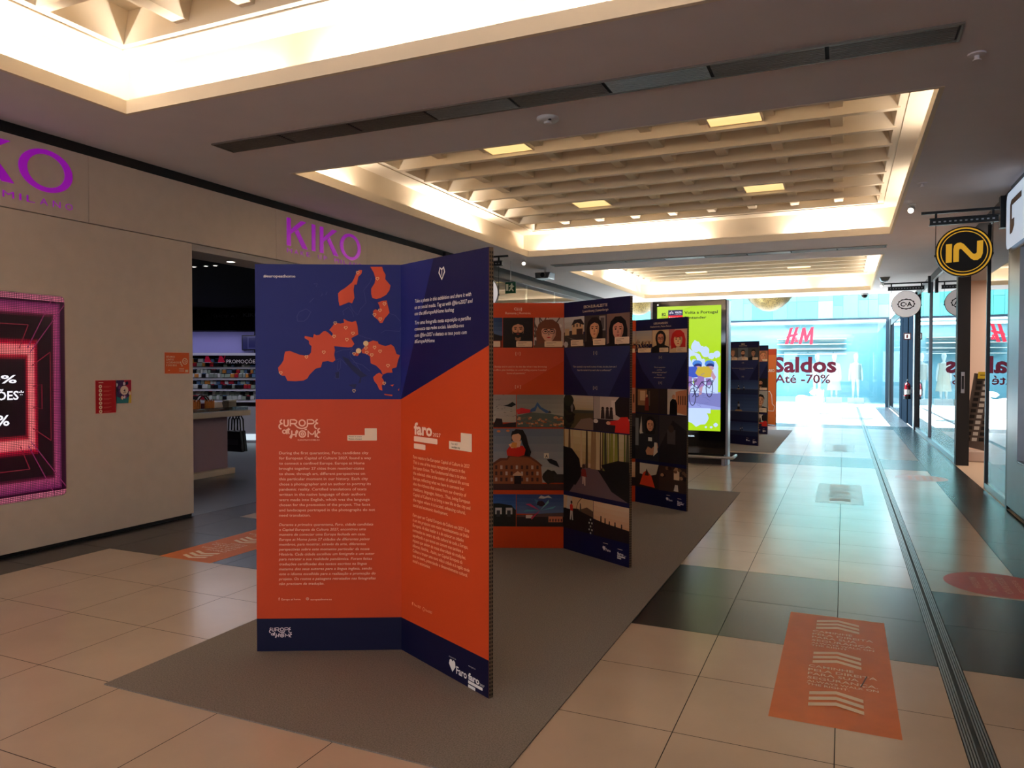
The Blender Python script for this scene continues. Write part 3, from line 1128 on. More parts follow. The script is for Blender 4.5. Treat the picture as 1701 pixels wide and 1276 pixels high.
def pic_sea(p, fig=(.34, .62), raft=True):
    p.grad(.35, 1, (66, 92, 140), (36, 54, 98), 5)
    p.rect(0, 0, 1, .35, (28, 40, 76))
    p.rect(0, .33, 1, .36, (90, 100, 124))
    x, y = fig
    p.poly([(x - .03, y - .24), (x - .025, y), (x + .04, y), (x + .045, y - .24)], (22, 24, 34))
    p.ell(x, y + .05, .022, .05, (40, 34, 40))
    p.poly([(x - .02, y - .1), (x - .02, y), (x + .05, y), (x + .05, y - .1)], (150, 150, 160))
    if raft:
        p.poly([(x - .12, y - .28), (x + .14, y - .28), (x + .1, y - .22), (x - .08, y - .22)], (170, 140, 100))


def pic_person(hair, skin, top, bg, **k):
    def f(p):
        portrait(p, bg, hair, skin, top, **k)
        chip(p, .42, .96)
    return f


def logo_faro(c, s, t, k, col=(238, 234, 228)):
    """the white heart-shaped shield and 'Faro'"""
    c.poly([(s, t + k * .55), (s + k * .1, t + k * .9), (s + k * .32, t + k), (s + k * .5, t + k * .86), (s + k * .68, t + k), (s + k * .86, t + k * .88), (s + k * .92, t + k * .5), (s + k * .5, t)], col)
    c.text('Faro', s + k * 1.02, t + k * .05, k * .62, col, width=k * 1.45, bold=.02)


def logo_faro27(c, s, t, k, col=(238, 234, 228), orange=None):
    c.text('faro', s, t, k * .9, col, width=k * 2.5, bold=.035)
    c.text('2027', s + k * 2.6, t, k * .28, col, width=k * 1.0)
    for i, wd in enumerate((3.2, 1.6)):
        c.rect(s, t - k * (.55 + .55 * i), s + k * wd, t - k * (.15 + .55 * i), col, r=k * .08)


def logo_home(c, s, t, k, col):
    """the interlaced outline lettering EUROPE at HOME; k = width"""
    q = lambda *pts: [(s + k * x / 900, t + k * (430 - y) / 900) for x, y in pts]
    w = k * .033

    def arc(cx, cy, r, a0, a1, n=12):
        return [(cx + r * math.cos(math.radians(a0 + (a1 - a0) * i / n)), cy - r * math.sin(math.radians(a0 + (a1 - a0) * i / n))) for i in range(n + 1)]

    def eps(x, y):
        c.line(q(*([(x + 75, y)] + arc(x + 70, y + 45, 35, 100, 260, 8) + [(x + 85, y + 90)])), w, col)
        c.line(q(*([(x + 85, y + 90)] + arc(x + 70, y + 150, 60, 110, 235, 10) + [(x + 62, y + 200)])), w, col)
    eps(0, 10)
    eps(770, 5)
    eps(815, 200)
    c.line(q(*([(120, 10), (120, 110)] + arc(163, 110, 43, 180, 360) + [(206, 10)])), w, col)                 # U
    c.line(q((255, 155), (255, 15), (345, 15), (385, 35), (395, 60), (380, 90), (345, 100), (255, 100)), w, col)  # R
    c.line(q(*([(330, 100)] + arc(505, 40, 165, 215, 315, 12))), w, col)
    c.ring(s + k * 510 / 900, t + k * (430 - 85) / 900, k * .088, k * .088, w, col)                           # O
    c.line(q((625, 155), (625, 15), (720, 15), (760, 35), (770, 60), (755, 90), (720, 100), (625, 100)), w, col)  # P
    c.ring(s + k * 125 / 900, t + k * (430 - 275) / 900, k * .055, k * .055, w * .9, col)                      # at
    c.line(q((180, 220), (180, 330)), w, col)
    c.line(q((215, 190), (215, 300), (235, 325)), w, col)
    c.line(q((190, 225), (250, 225)), w, col)
    c.line(q((285, 250), (285, 380), (265, 420), (245, 400), (270, 350), (285, 340), (395, 340)), w, col)        # H
    c.line(q((375, 390), (375, 280), (395, 245), (415, 265), (400, 300), (375, 330)), w, col)
    c.ring(s + k * 515 / 900, t + k * (430 - 325) / 900, k * .092, k * .092, w, col)                          # O with ring
    c.ring(s + k * 515 / 900, t + k * (430 - 325) / 900, k * .042, k * .042, w * .8, col)
    c.line(q((565, 230), (615, 225)), w, col)
    c.line(q((640, 395), (640, 250), (690, 320), (725, 335), (760, 320), (795, 250), (795, 395)), w, col)        # M


# ------------------------------------------------------------------ folded display boards
BH, TH = 1.985, 0.024


def leaf(root, p0, p1, front, back, part_label):
    """one cardboard leaf standing from p0 to p1 (left to right for the reader): returns its canvas and its mesh object"""
    u = Vector((p1[0] - p0[0], p1[1] - p0[1], 0))
    w = u.length
    c = Canvas((p0[0], p0[1], 0.006), u, (0, 0, 1), w, BH)
    n = c.n
    b = MB()
    o = Vector((p0[0], p0[1], 0.006))
    uu, t = u.normalized(), -n * TH
    A, B = o, o + uu * w
    up = Vector((0, 0, BH))
    FR, BK = cmat(front), cmat(back)
    b.quad([A, B, B + up, A + up], FR)
    b.quad([B + t, A + t, A + t + up, B + t + up], BK)
    b.quad([A + t, A, A + up, A + t + up], KRAFT)
    b.quad([B, B + t, B + t + up, B + up], KRAFT)
    b.quad([A + up, B + up, B + t + up, A + t + up], KRAFT)
    b.quad([A + t, B + t, B, A], KRAFT)
    # the two layers of hollow honeycomb cells along the open edges
    for P, s in ((B, uu), (A, -uu)):
        P = P + s * 0.0008
        for k in range(110):
            z = 0.01 + k * (BH - 0.02) / 110
            for f0, f1 in ((.10, .40), (.60, .92)):
                q = [P + t * f0 + Vector((0, 0, z)), P + t * f1 + Vector((0, 0, z)), P + t * f1 + Vector((0, 0, z + .010)), P + t * f0 + Vector((0, 0, z + .010))]
                b.quad(q, HOLE)
    ob = b.build('board_panel', root)
    ob['label'] = part_label
    return c, ob


def board(label, p0, pf, p1, lc, rc, lb, rb):
    t = thing('display_board', label, 'display board', (pf[0], pf[1], 0), 'folded exhibition boards on the carpet')
    L = leaf(t, p0, pf, lc, rc, lb)
    R = leaf(t, pf, p1, rc, lc, rb)
    return t, L, R


ROWS = [(.060, .182), (.373, .506), (.511, .762), (.780, .912)]


def leaf_prints(c, ob, head, sub, p3, p2, big, low, facet, facet2=None, ink=PAPER, quote=(), logos=False, split=.475):
    w = c.w
    U = lambda x: x * w
    V = lambda y: (1 - y) * BH
    g = c.sub()
    if facet:
        g.poly([(U(x), V(y)) for x, y in facet], facet2)
        g.build('printed_facet', ob)
    tx = c.sub(.0012)
    tx.text(head, U(.5), V(.030), .022, ink, align='c', bold=.012)
    tx.text(sub, U(.5), V(.046), .019, ink, align='c')
    tx.build('printed_heading', ob)
    tx = c.sub(.0012)
    tx.text('[ i ]', U(.5), V(.210), .022, ink, align='c')
    tx.text('[ ii ]', U(.5), V(.345), .022, ink, align='c')
    for k, q in enumerate(quote):
        tx.text(q, U(.48), V(.262 + .0135 * k), .014, ink, align='c', italic=.2)
    tx.build('printed_quote', ob)
    if logos:
        tx = c.sub(.0012)
        tx.rect(U(.63), V(.934), U(.70), V(.932), ink)
        logo_faro(tx, U(.62), V(.962), .036)
        tx.rect(U(.84), V(.942), U(.91), V(.940), ink)
        logo_faro27(tx, U(.835), V(.963), .026)
        tx.build('printed_logo', ob)
    m = .006
    jobs = []
    for k, f in enumerate(p3):
        jobs.append((f, k / 3 + m * .5, ROWS[0], (k + 1) / 3 - m * .5))
    jobs += [(p2[0], 0, ROWS[1], split), (p2[1], split + m, ROWS[1], 1)]
    if isinstance(big, tuple):
        jobs += [(big[0], 0, ROWS[2], split), (big[1], split + m, ROWS[2], 1)]
    else:
        jobs.append((big, 0, ROWS[2], 1))
    jobs += [(low[0], 0, ROWS[3], split), (low[1], split + m, ROWS[3], 1)]
    for f, a, (v0, v1), b in jobs:
        cc = c.sub(.0006)
        f(Pic(cc, U(a), V(v1), U(b), V(v0)))
        cc.build('photo_print', ob)


# -- nearest board: map and introduction
tA, (LA, oLA), (RA, oRA) = board('nearest folded display board, with the orange map of Europe on navy', (-2.740, 2.939), (-2.077, 3.264), (-1.415, 2.932), ORANGE, ORANGE,
                                 'left leaf with the map and the long introduction', 'right leaf with the diagonal navy top')
Z5 = lambda *pts: [(400 + x / 3.866, 420 + y / 3.866) for x, y in pts]
mp = LA.sub()
yb = (1 - .347) * BH
mp.rect(0, yb, LA.w, BH, NAVY)
FAINT = (62, 68, 130)
for ln in ([(365, 440), (360, 410), (375, 380), (420, 360), (450, 380), (430, 420), (405, 440), (365, 440)], [(440, 320), (470, 290)], [(515, 280), (525, 262)], [(545, 270), (555, 250)],
           [(610, 640), (650, 625), (700, 620), (720, 615)], [(620, 755), (625, 700), (640, 690), (640, 740), (625, 757)], [(605, 805), (612, 765), (632, 762), (632, 806), (608, 808)],
           [(720, 620), (700, 640), (705, 670), (740, 710), (790, 790), (815, 790)], [(660, 400), (655, 375), (690, 350), (715, 380), (725, 410)], [(700, 330), (720, 370), (750, 400), (770, 360), (805, 320), (790, 240), (830, 190), (840, 160)],
           [(950, 390), (990, 400), (1025, 440)], [(900, 515), (930, 498), (1020, 505), (1030, 470)], [(760, 530), (800, 545), (840, 555)], [(720, 700), (780, 720), (830, 760)], [(610, 690), (640, 680), (680, 720)], [(470, 200), (492, 198), (484, 218)]):
    mp.line([mp.px(*q) for q in Z5(*ln)], .0022, FAINT)
BOOT = (22, 24, 74)
mp.pxpoly(Z5((650, 665), (690, 680), (715, 715), (755, 745), (790, 775), (815, 790), (775, 800), (770, 835), (755, 838), (768, 800), (720, 760), (670, 700)), BOOT)
mp.pxpoly(Z5((690, 848), (745, 842), (735, 872)), BOOT)
mp.pxpoly(Z5((608, 768), (632, 764), (630, 805), (610, 806)), BOOT)
MAPO = (208, 76, 46)
for pg in ([(240, 738), (262, 712), (275, 690), (280, 655), (285, 635), (315, 630), (340, 640), (380, 655), (420, 662), (440, 655), (452, 640), (455, 600), (440, 585), (438, 565), (410, 548), (412, 535), (440, 540), (465, 545), (470, 522), (485, 530), (505, 528), (530, 505), (545, 503), (560, 512), (585, 535), (592, 520), (580, 505), (568, 497), (590, 470), (605, 450), (640, 455), (664, 450), (660, 425), (675, 432), (690, 440), (715, 445), (740, 437), (750, 470), (755, 525), (715, 545), (710, 552), (730, 585), (715, 605), (690, 608), (640, 603), (600, 600), (605, 625), (600, 655), (608, 690), (590, 703), (560, 695), (525, 700), (515, 735), (480, 745), (440, 785), (430, 805), (405, 820), (350, 825), (300, 822), (285, 790), (265, 790), (245, 770)],
           [(625, 262), (640, 245), (665, 230), (685, 215), (715, 190), (730, 160), (745, 125), (760, 110), (780, 112), (775, 135), (755, 155), (745, 205), (730, 205), (725, 240), (730, 290), (715, 325), (695, 318), (665, 330), (635, 342), (628, 310)],
           [(832, 90), (908, 90), (915, 115), (930, 140), (928, 170), (962, 210), (955, 240), (935, 270), (900, 290), (870, 298), (845, 290), (838, 265), (838, 230), (860, 195), (865, 165), (855, 130)],
           [(880, 320), (905, 310), (938, 306), (942, 330), (950, 360), (955, 385), (940, 405), (925, 420), (910, 450), (895, 452), (880, 430), (855, 410), (850, 375), (865, 362), (885, 372), (895, 365), (890, 340)],
           [(775, 625), (800, 600), (820, 575), (850, 563), (880, 570), (885, 585), (930, 600), (965, 588), (985, 605), (1000, 650), (1022, 658), (1010, 690), (1000, 735), (970, 745), (975, 770), (940, 770), (912, 783), (900, 755), (870, 725), (835, 710), (830, 665), (808, 650), (780, 645)],
           [(850, 800), (870, 780), (890, 770), (912, 785), (905, 800), (918, 820), (925, 845), (905, 850), (910, 885), (890, 878), (875, 845), (858, 825)],
           [(720, 645), (745, 640), (760, 652), (750, 663), (730, 660)], [(920, 905), (975, 912), (972, 920), (925, 914)], [(960, 850), (985, 845), (975, 858)], [(1010, 880), (1018, 870), (1016, 888)]):
    mp.pxpoly(Z5(*pg), MAPO)
CREAM = (240, 205, 150)
for x, y in ((752, 127), (878, 166), (923, 328), (894, 369), (859, 398), (896, 425), (607, 451), (675, 481), (721, 517), (600, 537), (682, 557), (804, 611), (860, 607), (895, 632), (810, 640), (842, 656), (946, 724), (534, 638), (423, 668), (258, 771), (728, 886), (922, 838), (728, 648)):
    s, t_ = mp.px(*Z5((x, y))[0])
    mp.line([(s, t_ - .009), (s - .008, t_ + .001), (s - .005, t_ + .007), (s, t_ + .004), (s + .005, t_ + .007), (s + .008, t_ + .001)], .003, CREAM, closed=True)
for x, y in ((804, 582), (757, 630)):
    s, t_ = mp.px(*Z5((x, y))[0])
    mp.ell(s, t_, .0135, .0135, CREAM)
mp.pxtext('#europeathome', *Z5((147, 158), (352, 158))[0], *Z5((352, 158))[0], 4.6, (235, 225, 225), bold=.025)
mp.build('map_print', oLA)

ft = LA.sub()
ft.rect(0, 0, LA.w, (1 - .915) * BH, (14, 14, 48))
logo_home(ft, .062, .068, .115, (226, 208, 214))
ft.build('navy_footer', oLA)
tx = LA.sub(.0016)
INK = (246, 200, 172)
Z6 = lambda x, y: (400 + x / 3.866, 660 + y / 3.866)
para = ['During the first quarantine, Faro, candidate city', 'for European Capital of Culture 2027, found a way', 'to connect a confined Europe. Europe at Home', 'brought together 27 cities from member-states',
        'to show, through art, different perspectives on', 'this particular moment in our history. Each city', 'chose a photographer and an author to portray its', 'pandemic reality. Certified translations of texts',
        'written in the native language of their authors', 'were made into English, which was the language', 'chosen for the promotion of the project. The faces', 'and landscapes portrayed in the photographs do not', 'need translation.']
ends = [820, 837, 795, 793, 798, 817, 835, 807, 800, 828, 832, 862, 448]
for k, (s, e) in enumerate(zip(para, ends)):
    y = 366 + 33.35 * k
    tx.pxtext(s, *Z6(247, y), *Z6(e, y), 4.6, INK, bold=.004)
para2 = ['Durante a primeira quarentena, Faro, cidade candidata', 'a Capital Europeia da Cultura 2027, encontrou uma', 'maneira de conectar uma Europa fechada em casa.', 'Europe at Home junta 27 cidades de diferentes países', 'membros, para mostrar, através da arte, diferentes',
         'perspectivas sobre este momento particular da nossa', 'História. Cada cidade escolheu um fotógrafo e um autor', 'para retratar a sua realidade pandémica. Foram feitas', 'traduções certificadas dos textos escritos na língua', 'materna dos seus autores para a língua inglesa, sendo', 'este o idioma escolhido para a realização e promoção do', 'projeto. Os rostos e paisagens retratados nas fotografias', 'não precisam de tradução.']
ends2 = [850, 803, 800, 826, 802, 826, 857, 842, 809, 842, 865, 865, 536]
for k, (s, e) in enumerate(zip(para2, ends2)):
    y = 826 + 31.6 * k
    tx.pxtext(s, *Z6(247, y), *Z6(e, y), 4.4, INK, italic=.22, bold=.004)
tx.pxtext('f', 463, 997, 465, 997, 4.6, INK, bold=.03)
tx.pxtext('Europe at home', 468, 997, 499.5, 997, 3.2, INK, bold=.006)
a = tx.px(511, 994.5)
tx.ring(a[0], a[1], .0075, .0075, .0018, INK)
tx.ring(a[0], a[1], .0035, .0035, .0014, INK)
tx.pxtext('europeathome.eu', 516, 997, 551, 997, 3.2, INK, bold=.006)
tx.build('printed_text', oLA)
lg = LA.sub(.0012)
a, e = lg.px(463, 729), lg.px(532, 729)
logo_home(lg, a[0], a[1], e[0] - a[0], (250, 196, 170))
lg.pxtext('EUROPEATHOME.EU', 495, 732, 531, 732, 2.4, (250, 196, 170), bold=.01)
lg.build('printed_logo', oLA)
qr = LA.sub()
a, e = qr.px(577, 732), qr.px(626, 711.5)
qr.rect(a[0], a[1], e[0], a[1] + .028, PAPER, r=.003)
qr.rect(e[0] - .062, a[1], e[0], e[1], PAPER, r=.003)
qr.pxtext('Website do projeto', 579, 726.4, 601, 726.4, 2.0, (60, 40, 40))
qr.pxtext('Website of project', 579, 730.2, 601, 730.2, 2.0, (60, 40, 40), bold=.02)
qr.build('paper_tag', oLA)

# right leaf of the nearest board
nv = RA.sub()
U, V = (lambda x: x * RA.w), (lambda y: (1 - y) * BH)
nv.poly([(0, V(.347)), (0, BH), (U(1), BH), (U(1), V(.216))], (14, 15, 72))
nv.poly([(0, V(.347)), (0, BH), (U(.41), BH)], (28, 36, 112))
nv.build('navy_print', oRA)
ft = RA.sub()
ft.rect(0, 0, RA.w, V(.915), (14, 14, 48))
ft.pxtext('PROMOTOR', *[400 + 1338 / 3.866, 900 + 738 / 3.866], *[400 + 1383 / 3.866, 900 + 758 / 3.866], 2, (226, 218, 214), rot=0)
s, t_ = ft.px(746, 1113)
logo_faro(ft, s, t_, .058)
ft.pxtext('PROJETO', 778.5, 1107, 790, 1113, 2, (226, 218, 214))
s, t_ = ft.px(778, 1128)
logo_faro27(ft, s, t_, .034)
ft.build('navy_footer', oRA)
tx = RA.sub(.0016)
Zt = lambda x, y: (400 + x / 3.866, 420 + y / 3.866)
WH = (240, 232, 226)
for s, x0, y0, x1, y1 in (('Take a photo in this exhibition and share it with', 1118, 322, 1480, 284), ('us on social media. Tag us with @faro2027 and', 1118, 362, 1488, 330), ('use the #EuropeAtHome hashtag', 1118, 402, 1370, 385),
                          ('Tire uma fotografia nesta exposição e partilhe', 1118, 461, 1478, 436), ('connosco nas redes sociais. Identifica-nos', 1118, 500, 1434, 482), ('com @faro2027 e destaca os teus posts com', 1118, 541, 1452, 525), ('#EuropeAtHome', 1118, 580, 1246, 576)):
    tx.pxtext(s, *Zt(x0, y0), *Zt(x1, y1), 6.2, WH, italic=.15, bold=.008)
a = tx.px(*Zt(1293, 130))
tx.line([(a[0], a[1] - .03), (a[0] - .024, a[1] + .004), (a[0] - .015, a[1] + .026), (a[0], a[1] + .016), (a[0] + .015, a[1] + .026), (a[0] + .024, a[1] + .004)], .009, WH, closed=True)
tx.line([(a[0], a[1] - .012), (a[0], a[1] + .012)], .005, WH)
INK2 = (252, 190, 150)
L1 = ['Faro wants to be European Capital of Culture in 2027.', 'This is one of the most recognized projects in the', 'European Union. The fundamental idea is to place', 'the selected cities at the center of cultural life across', 'Europe, reflecting what we have in common but', 'also the richness that comes from our diversity of',
      'traditions, languages, history... Thus, being European', 'Capital of Culture is to bring a new life to the city and', 'the region where it is located, enhancing cultural,', 'social and economic development.']
E1 = [(1475, 449), (1442, 483), (1450, 520), (1468, 565), (1436, 597), (1450, 637), (1476, 680), (1477, 721), (1446, 752), (1333, 757)]
for k, (s, e) in enumerate(zip(L1, E1)):
    tx.pxtext(s, *Z6(1110, 392 + 34.3 * k), *Z6(*e), 5.6, INK2, bold=.004)
L2 = ['Faro quer ser Capital Europeia da Cultura em 2027. Este', 'é um dos projectos com maior reconhecimento na União', 'Europeia. A ideia basilar é a de colocar as cidades', 'nomeadas no centro da vida cultural de toda a Europa,', 'espelhando o que temos em comum mas também a', 'riqueza que advém da nossa diversidade de tradições,',
      'idiomas, história... Assim, ser Capital Europeia da', 'Cultura é trazer uma nova vida à cidade e à região onde', 'esta se insere, potenciando o desenvolvimento cultural,', 'social e económico.']
E2 = [(1470, 865), (1468, 903), (1434, 930), (1462, 974), (1430, 997), (1448, 1038), (1427, 1066), (1472, 1117), (1460, 1152), (1220, 1097)]
for k, (s, e) in enumerate(zip(L2, E2)):
    tx.pxtext(s, *Z6(1108, 764 + 32.6 * k), *Z6(*e), 5.6, INK2, italic=.15, bold=.004)
tx.pxtext('f', 685.5, 1004.5, 687.5, 1005.5, 5, INK2, bold=.03)
tx.pxtext('Faro 2027', 689, 1006, 700, 1012, 4, INK2)
tx.pxtext('Faro2027', 708, 1015, 719, 1020, 4, INK2)
a = tx.px(705, 1012)
tx.ring(a[0], a[1], .008, .01, .002, INK2)
tx.build('printed_text', oRA)
lg = RA.sub(.0012)
a = lg.px(688, 721)
logo_faro27(lg, a[0], a[1], .066, (250, 214, 190))
lg.build('printed_logo', oRA)
qr = RA.sub()
a, e = qr.px(*Z6(1338, 326)), qr.px(*Z6(1484, 252))
qr.rect(a[0], a[1] - .004, e[0], a[1] + .034, PAPER, r=.003)
qr.rect(e[0] - .085, a[1] - .004, e[0], a[1] + .078, PAPER, r=.003)
qr.text('Faro 2027', a[0] + .02, a[1] + .018, .009, (60, 40, 40))
qr.text('candidate city', a[0] + .02, a[1] + .003, .009, (60, 40, 40), bold=.02)
qr.build('paper_tag', oRA)

FACET_O = [(.0, .33), (.08, .373), (.38, .373), (1, .235), (1, .182), (0, .182)]
FACET_N = [(.14, .275), (.4, .373), (.70, .373), (1, .20), (1, .182), (0, .182)]
# -- second board
tB, (LB, oLB), (RB, oRB) = board('second folded display board, with the painted woman reading on a rooftop', (-2.745, 5.372), (-2.061, 5.661), (-1.418, 5.293), ORANGE, (14, 15, 64),
                                 'orange left leaf', 'navy right leaf')
leaf_prints(LB, oLB, 'CLUJ', 'Romania | Roménia', (pic_church, pic_man, pic_glasses_woman), (pic_birds, pic_lying), pic_reader, (pic_park, pic_flowers), FACET_O, (204, 78, 52),
            quote=('"It was a Sunday and it used to be the day when I was browsing', 'for flight offers, plan holidays, to avoid telling anyone I needed', 'home all pandemic"'), split=.48)
leaf_prints(RB, oRB, 'ESCH-SUR-ALZETTE', 'Luxembourg | Luxemburgo', (pic_house, pic_curly_woman, pic_dark_woman), (pic_trail, pic_red_sweater), pic_forest, (pic_street_art, pic_dusk), FACET_N, (36, 44, 92),
            quote=('"Our essential is my work in times of crisis, but also, how can I', 'help the revival of my work after a confinement?"'), logos=True)
# -- third board
tC, (LC, oLC), (RC, oRC) = board('third folded display board, with the hoodie portrait, in front of the green screen', (-2.69, 7.66), (-2.075, 7.985), (-1.452, 7.635), ORANGE, (14, 15, 64),
                                 'orange left leaf', 'navy right leaf')
leaf_prints(LC, oLC, 'LECCE', 'Italy | Itália', (pic_church, pic_man, pic_city), (pic_trail, pic_alley), pic_night, (pic_park, pic_dusk), FACET_O, (204, 78, 52))
leaf_prints(RC, oRC, 'LEEUWARDEN', 'Netherlands | Países Baixos', (pic_city, pic_hijab, pic_red_hair), (pic_workshop, pic_alley), (pic_hoodie, pic_night), (pic_tent, pic_still), FACET_N, (36, 44, 92),
            quote=('"This is a quarantine', 'and I feel', 'both grounded and freed."', 'That was', 'all I could do today."'), logos=True)
# -- boards beyond the screen
tD, (LD, oLD), (RD, oRD) = board('navy display board with sea photographs just right of the screen totem', (-2.70, 14.75), (-2.075, 15.08), (-1.467, 14.736), ORANGE, (14, 15, 64), 'orange left leaf', 'navy right leaf')
leaf_prints(RD, oRD, 'RIJEKA', 'Croatia | Croácia', (pic_person((150, 110, 80), SKIN, (180, 170, 160), (70, 66, 70)), pic_person((40, 30, 28), SKIN, (190, 180, 170), (96, 104, 112), beard=True), pic_person((20, 18, 20), SKIN2, (14, 14, 18), (70, 70, 74))),
            (lambda p: pic_sea(p, (.75, .6)), lambda p: pic_sea(p, (.1, .5), False)), lambda p: pic_sea(p, (.36, .62)), (lambda p: pic_sea(p, (.9, .55), False), lambda p: pic_sea(p, (.0, .6), False)), FACET_N, (36, 44, 92), quote=('"The sea is the place where the whole world begins, and where', 'it returns home"'), logos=True)
tE, (LE, oLE), (RE, oRE) = board('narrowly seen display board between the sea board and the orange board', (-2.72, 17.50), (-2.15, 17.82), (-1.545, 17.46), ORANGE, (14, 15, 64), 'orange left leaf', 'navy right leaf')
leaf_prints(RE, oRE, 'TALLINN', 'Estonia | Estónia', (pic_city, pic_hijab, pic_person((150, 100, 70), (226, 150, 110), (206, 120, 90), (196, 120, 90), r=.34, cy=.5)), (pic_workshop, pic_man), (pic_birds, pic_person((22, 20, 22), SKIN, (30, 26, 28), (170, 170, 170))), (pic_tent, pic_red_sweater), FACET_N, (36, 44, 92), logos=True)
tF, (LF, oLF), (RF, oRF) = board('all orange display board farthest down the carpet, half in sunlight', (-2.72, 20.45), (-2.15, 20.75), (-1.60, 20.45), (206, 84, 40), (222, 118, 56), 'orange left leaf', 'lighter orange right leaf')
c = RF.sub()
c.rect(0, BH - .16, RF.w, BH, (196, 74, 36))
c.text('DIÁRIO', RF.w * .93, 1.38, .075, WH, align='r', bold=.03)
pts = [(.62, .52), (.62, .86), (.70, .88), (.80, .78), (.83, .55), (.95, .48), (.90, .36), (.64, .36)]
c.line([(x * RF.w, y) for x, y in pts], .02, WH, closed=True)
c.build('printed_text', oRF)
# ------------------------------------------------------------------ screen totem
PB = mat('gloss_black', (10, 10, 11), 0.06, spec=0.6)
t = thing('advertising_totem', 'tall black advertising totem with a lime green lit screen behind the third board', 'advertising totem', (-2.19, 11.72, 0))
T0, T1, TF, TBK, TT = -2.75, -1.625, 11.60, 11.86, 2.515
MB().box(T0, TF, 0.16, T1, TBK, TT, PB).build('cabinet', t, bevel=.008)
b = MB()
b.box(T1, TF + .01, 0.0, T1 + .035, TBK - .01, TT - .01, STEEL)
b.box(T0 - .035, TF + .01, 0.0, T0, TBK - .01, TT - .01, STEEL)
b.build('side_trim', t, bevel=.004)
b = MB()
b.tube([(T0 - .14, TF - .1, .125), (T1 + .09, TF - .1, .125), (T1 + .115, TF - .07, .125), (T1 + .115, TBK + .04, .125)], .024, STEEL, n=14)
b.build('foot_rail', t, smooth=True)
for x in (T0 + .02, T1 - .02):
    MB().box(x - .025, TF - .09, 0, x + .025, TF + .02, .12, STEEL).build('foot_leg', t, bevel=.004)
MB().box(T0 + .03, TF + .06, 0, T1 - .03, TBK - .05, .17, BLKM).build('plinth', t)

sc = Canvas((T0, TF, 0), (1, 0, 0), (0, 0, 1), T1 - T0, TT, .004)
e_ = lambda r, g, b_, s=1.0: ('e', r, g, b_, s)
sx0, sx1, sz0, sz1 = .075, (T1 - T0) - .075, .515, 2.43
p = Pic(sc, sx0, sz0, sx1, sz1)
LIME, ICE = e_(166, 208, 26, .95), e_(186, 208, 250, .95)
p.rect(0, 0, 1, 1, LIME)
p.poly([(0, .9), (.55, 1), (0, 1)], e_(180, 214, 60, .95))
rnd = random.Random(3)
# the white paint splash
p.rect(0, .17, 1, .31, e_(150, 160, 226, .85))
p.poly([(0, .3), (1, .3), (1, .19), (.6, .22), (.2, .27), (0, .26)], e_(128, 132, 200, .8))
p.blob(.45, .47, .24, ICE, 2, n=22, sx=1.7, sy=.85, rough=.25)
p.rect(.0, .3, .96, .5, ICE)
for k in range(16):
    a = rnd.uniform(0, math.pi)
    p.blob(.45 + .42 * math.cos(a), .5 + .19 * math.sin(a), rnd.uniform(.03, .07), ICE, k, sx=1.6)
for k in range(14):
    p.blob(rnd.uniform(.55, 1), rnd.uniform(.3, .62), rnd.uniform(.012, .035), LIME if k % 2 else ICE, k, sx=1.8)
p.blob(.66, .1, .075, ICE, 8, sx=2.3)
p.blob(.45, .13, .05, ICE, 9, sx=2.3)
p.rect(.3, .14, .85, .18, ICE)
for x, y, r in ((.93, .05, .02), (.78, .03, .01), (.35, .05, .02), (.2, .13, .03), (.86, .03, .012)):
    p.blob(x, y, r, ICE, int(x * 99), sx=2)
p.blob(.1, .1, .06, e_(206, 196, 20, .9), 7, sx=2)
# two racing cyclists
BL, PU, DK, YE, SK = e_(60, 90, 200, .8), e_(150, 120, 190, .8), e_(46, 46, 86, .6), e_(206, 178, 60, .8), e_(196, 150, 170, .8)
for ox, body in ((.58, BL), (.77, YE)):
    p.ell(ox + .06, .535, .075, .028, e_(70, 130, 220, .85))
    p.ell(ox + .07, .52, .06, .018, e_(30, 50, 130, .7))
    p.ell(ox + .075, .50, .05, .018, SK)
    p.poly([(ox - .16, .46), (ox - .12, .51), (ox + .04, .515), (ox + .12, .47), (ox + .08, .43), (ox - .08, .42)], body)
    p.poly([(ox + .1, .48), (ox + .16, .43), (ox + .13, .40), (ox + .08, .44)], SK)
    p.poly([(ox - .12, .44), (ox - .02, .43), (ox - .02, .36), (ox - .1, .33), (ox - .14, .37)], PU)
    p.poly([(ox - .1, .34), (ox - .04, .36), (ox - .06, .29), (ox - .1, .28)], SK)
    p.poly([(ox + .0, .42), (ox + .08, .42), (ox + .1, .37), (ox + .02, .36)], PU)
    for s in (0, 1):
        cx, cy = ox - .2 + .26 * s, .27 + .07 * s
        q = [(cx + .05 * math.cos(a * .5236), cy + .07 * math.sin(a * .5236)) for a in range(13)]
        p.line(q, .006, DK)
    p.line([(ox - .2, .27), (ox - .06, .39), (ox + .12, .4), (ox + .06, .34), (ox - .06, .39)], .006, DK)
for k in range(40):
    x, y = rnd.uniform(.05, .85), rnd.uniform(.2, .58)
    a = rnd.uniform(-.6, .9)
    p.line([(x, y), (x + .07 * math.cos(a), y + .03 * math.sin(a))], .003, e_(110, 124, 190, .7))
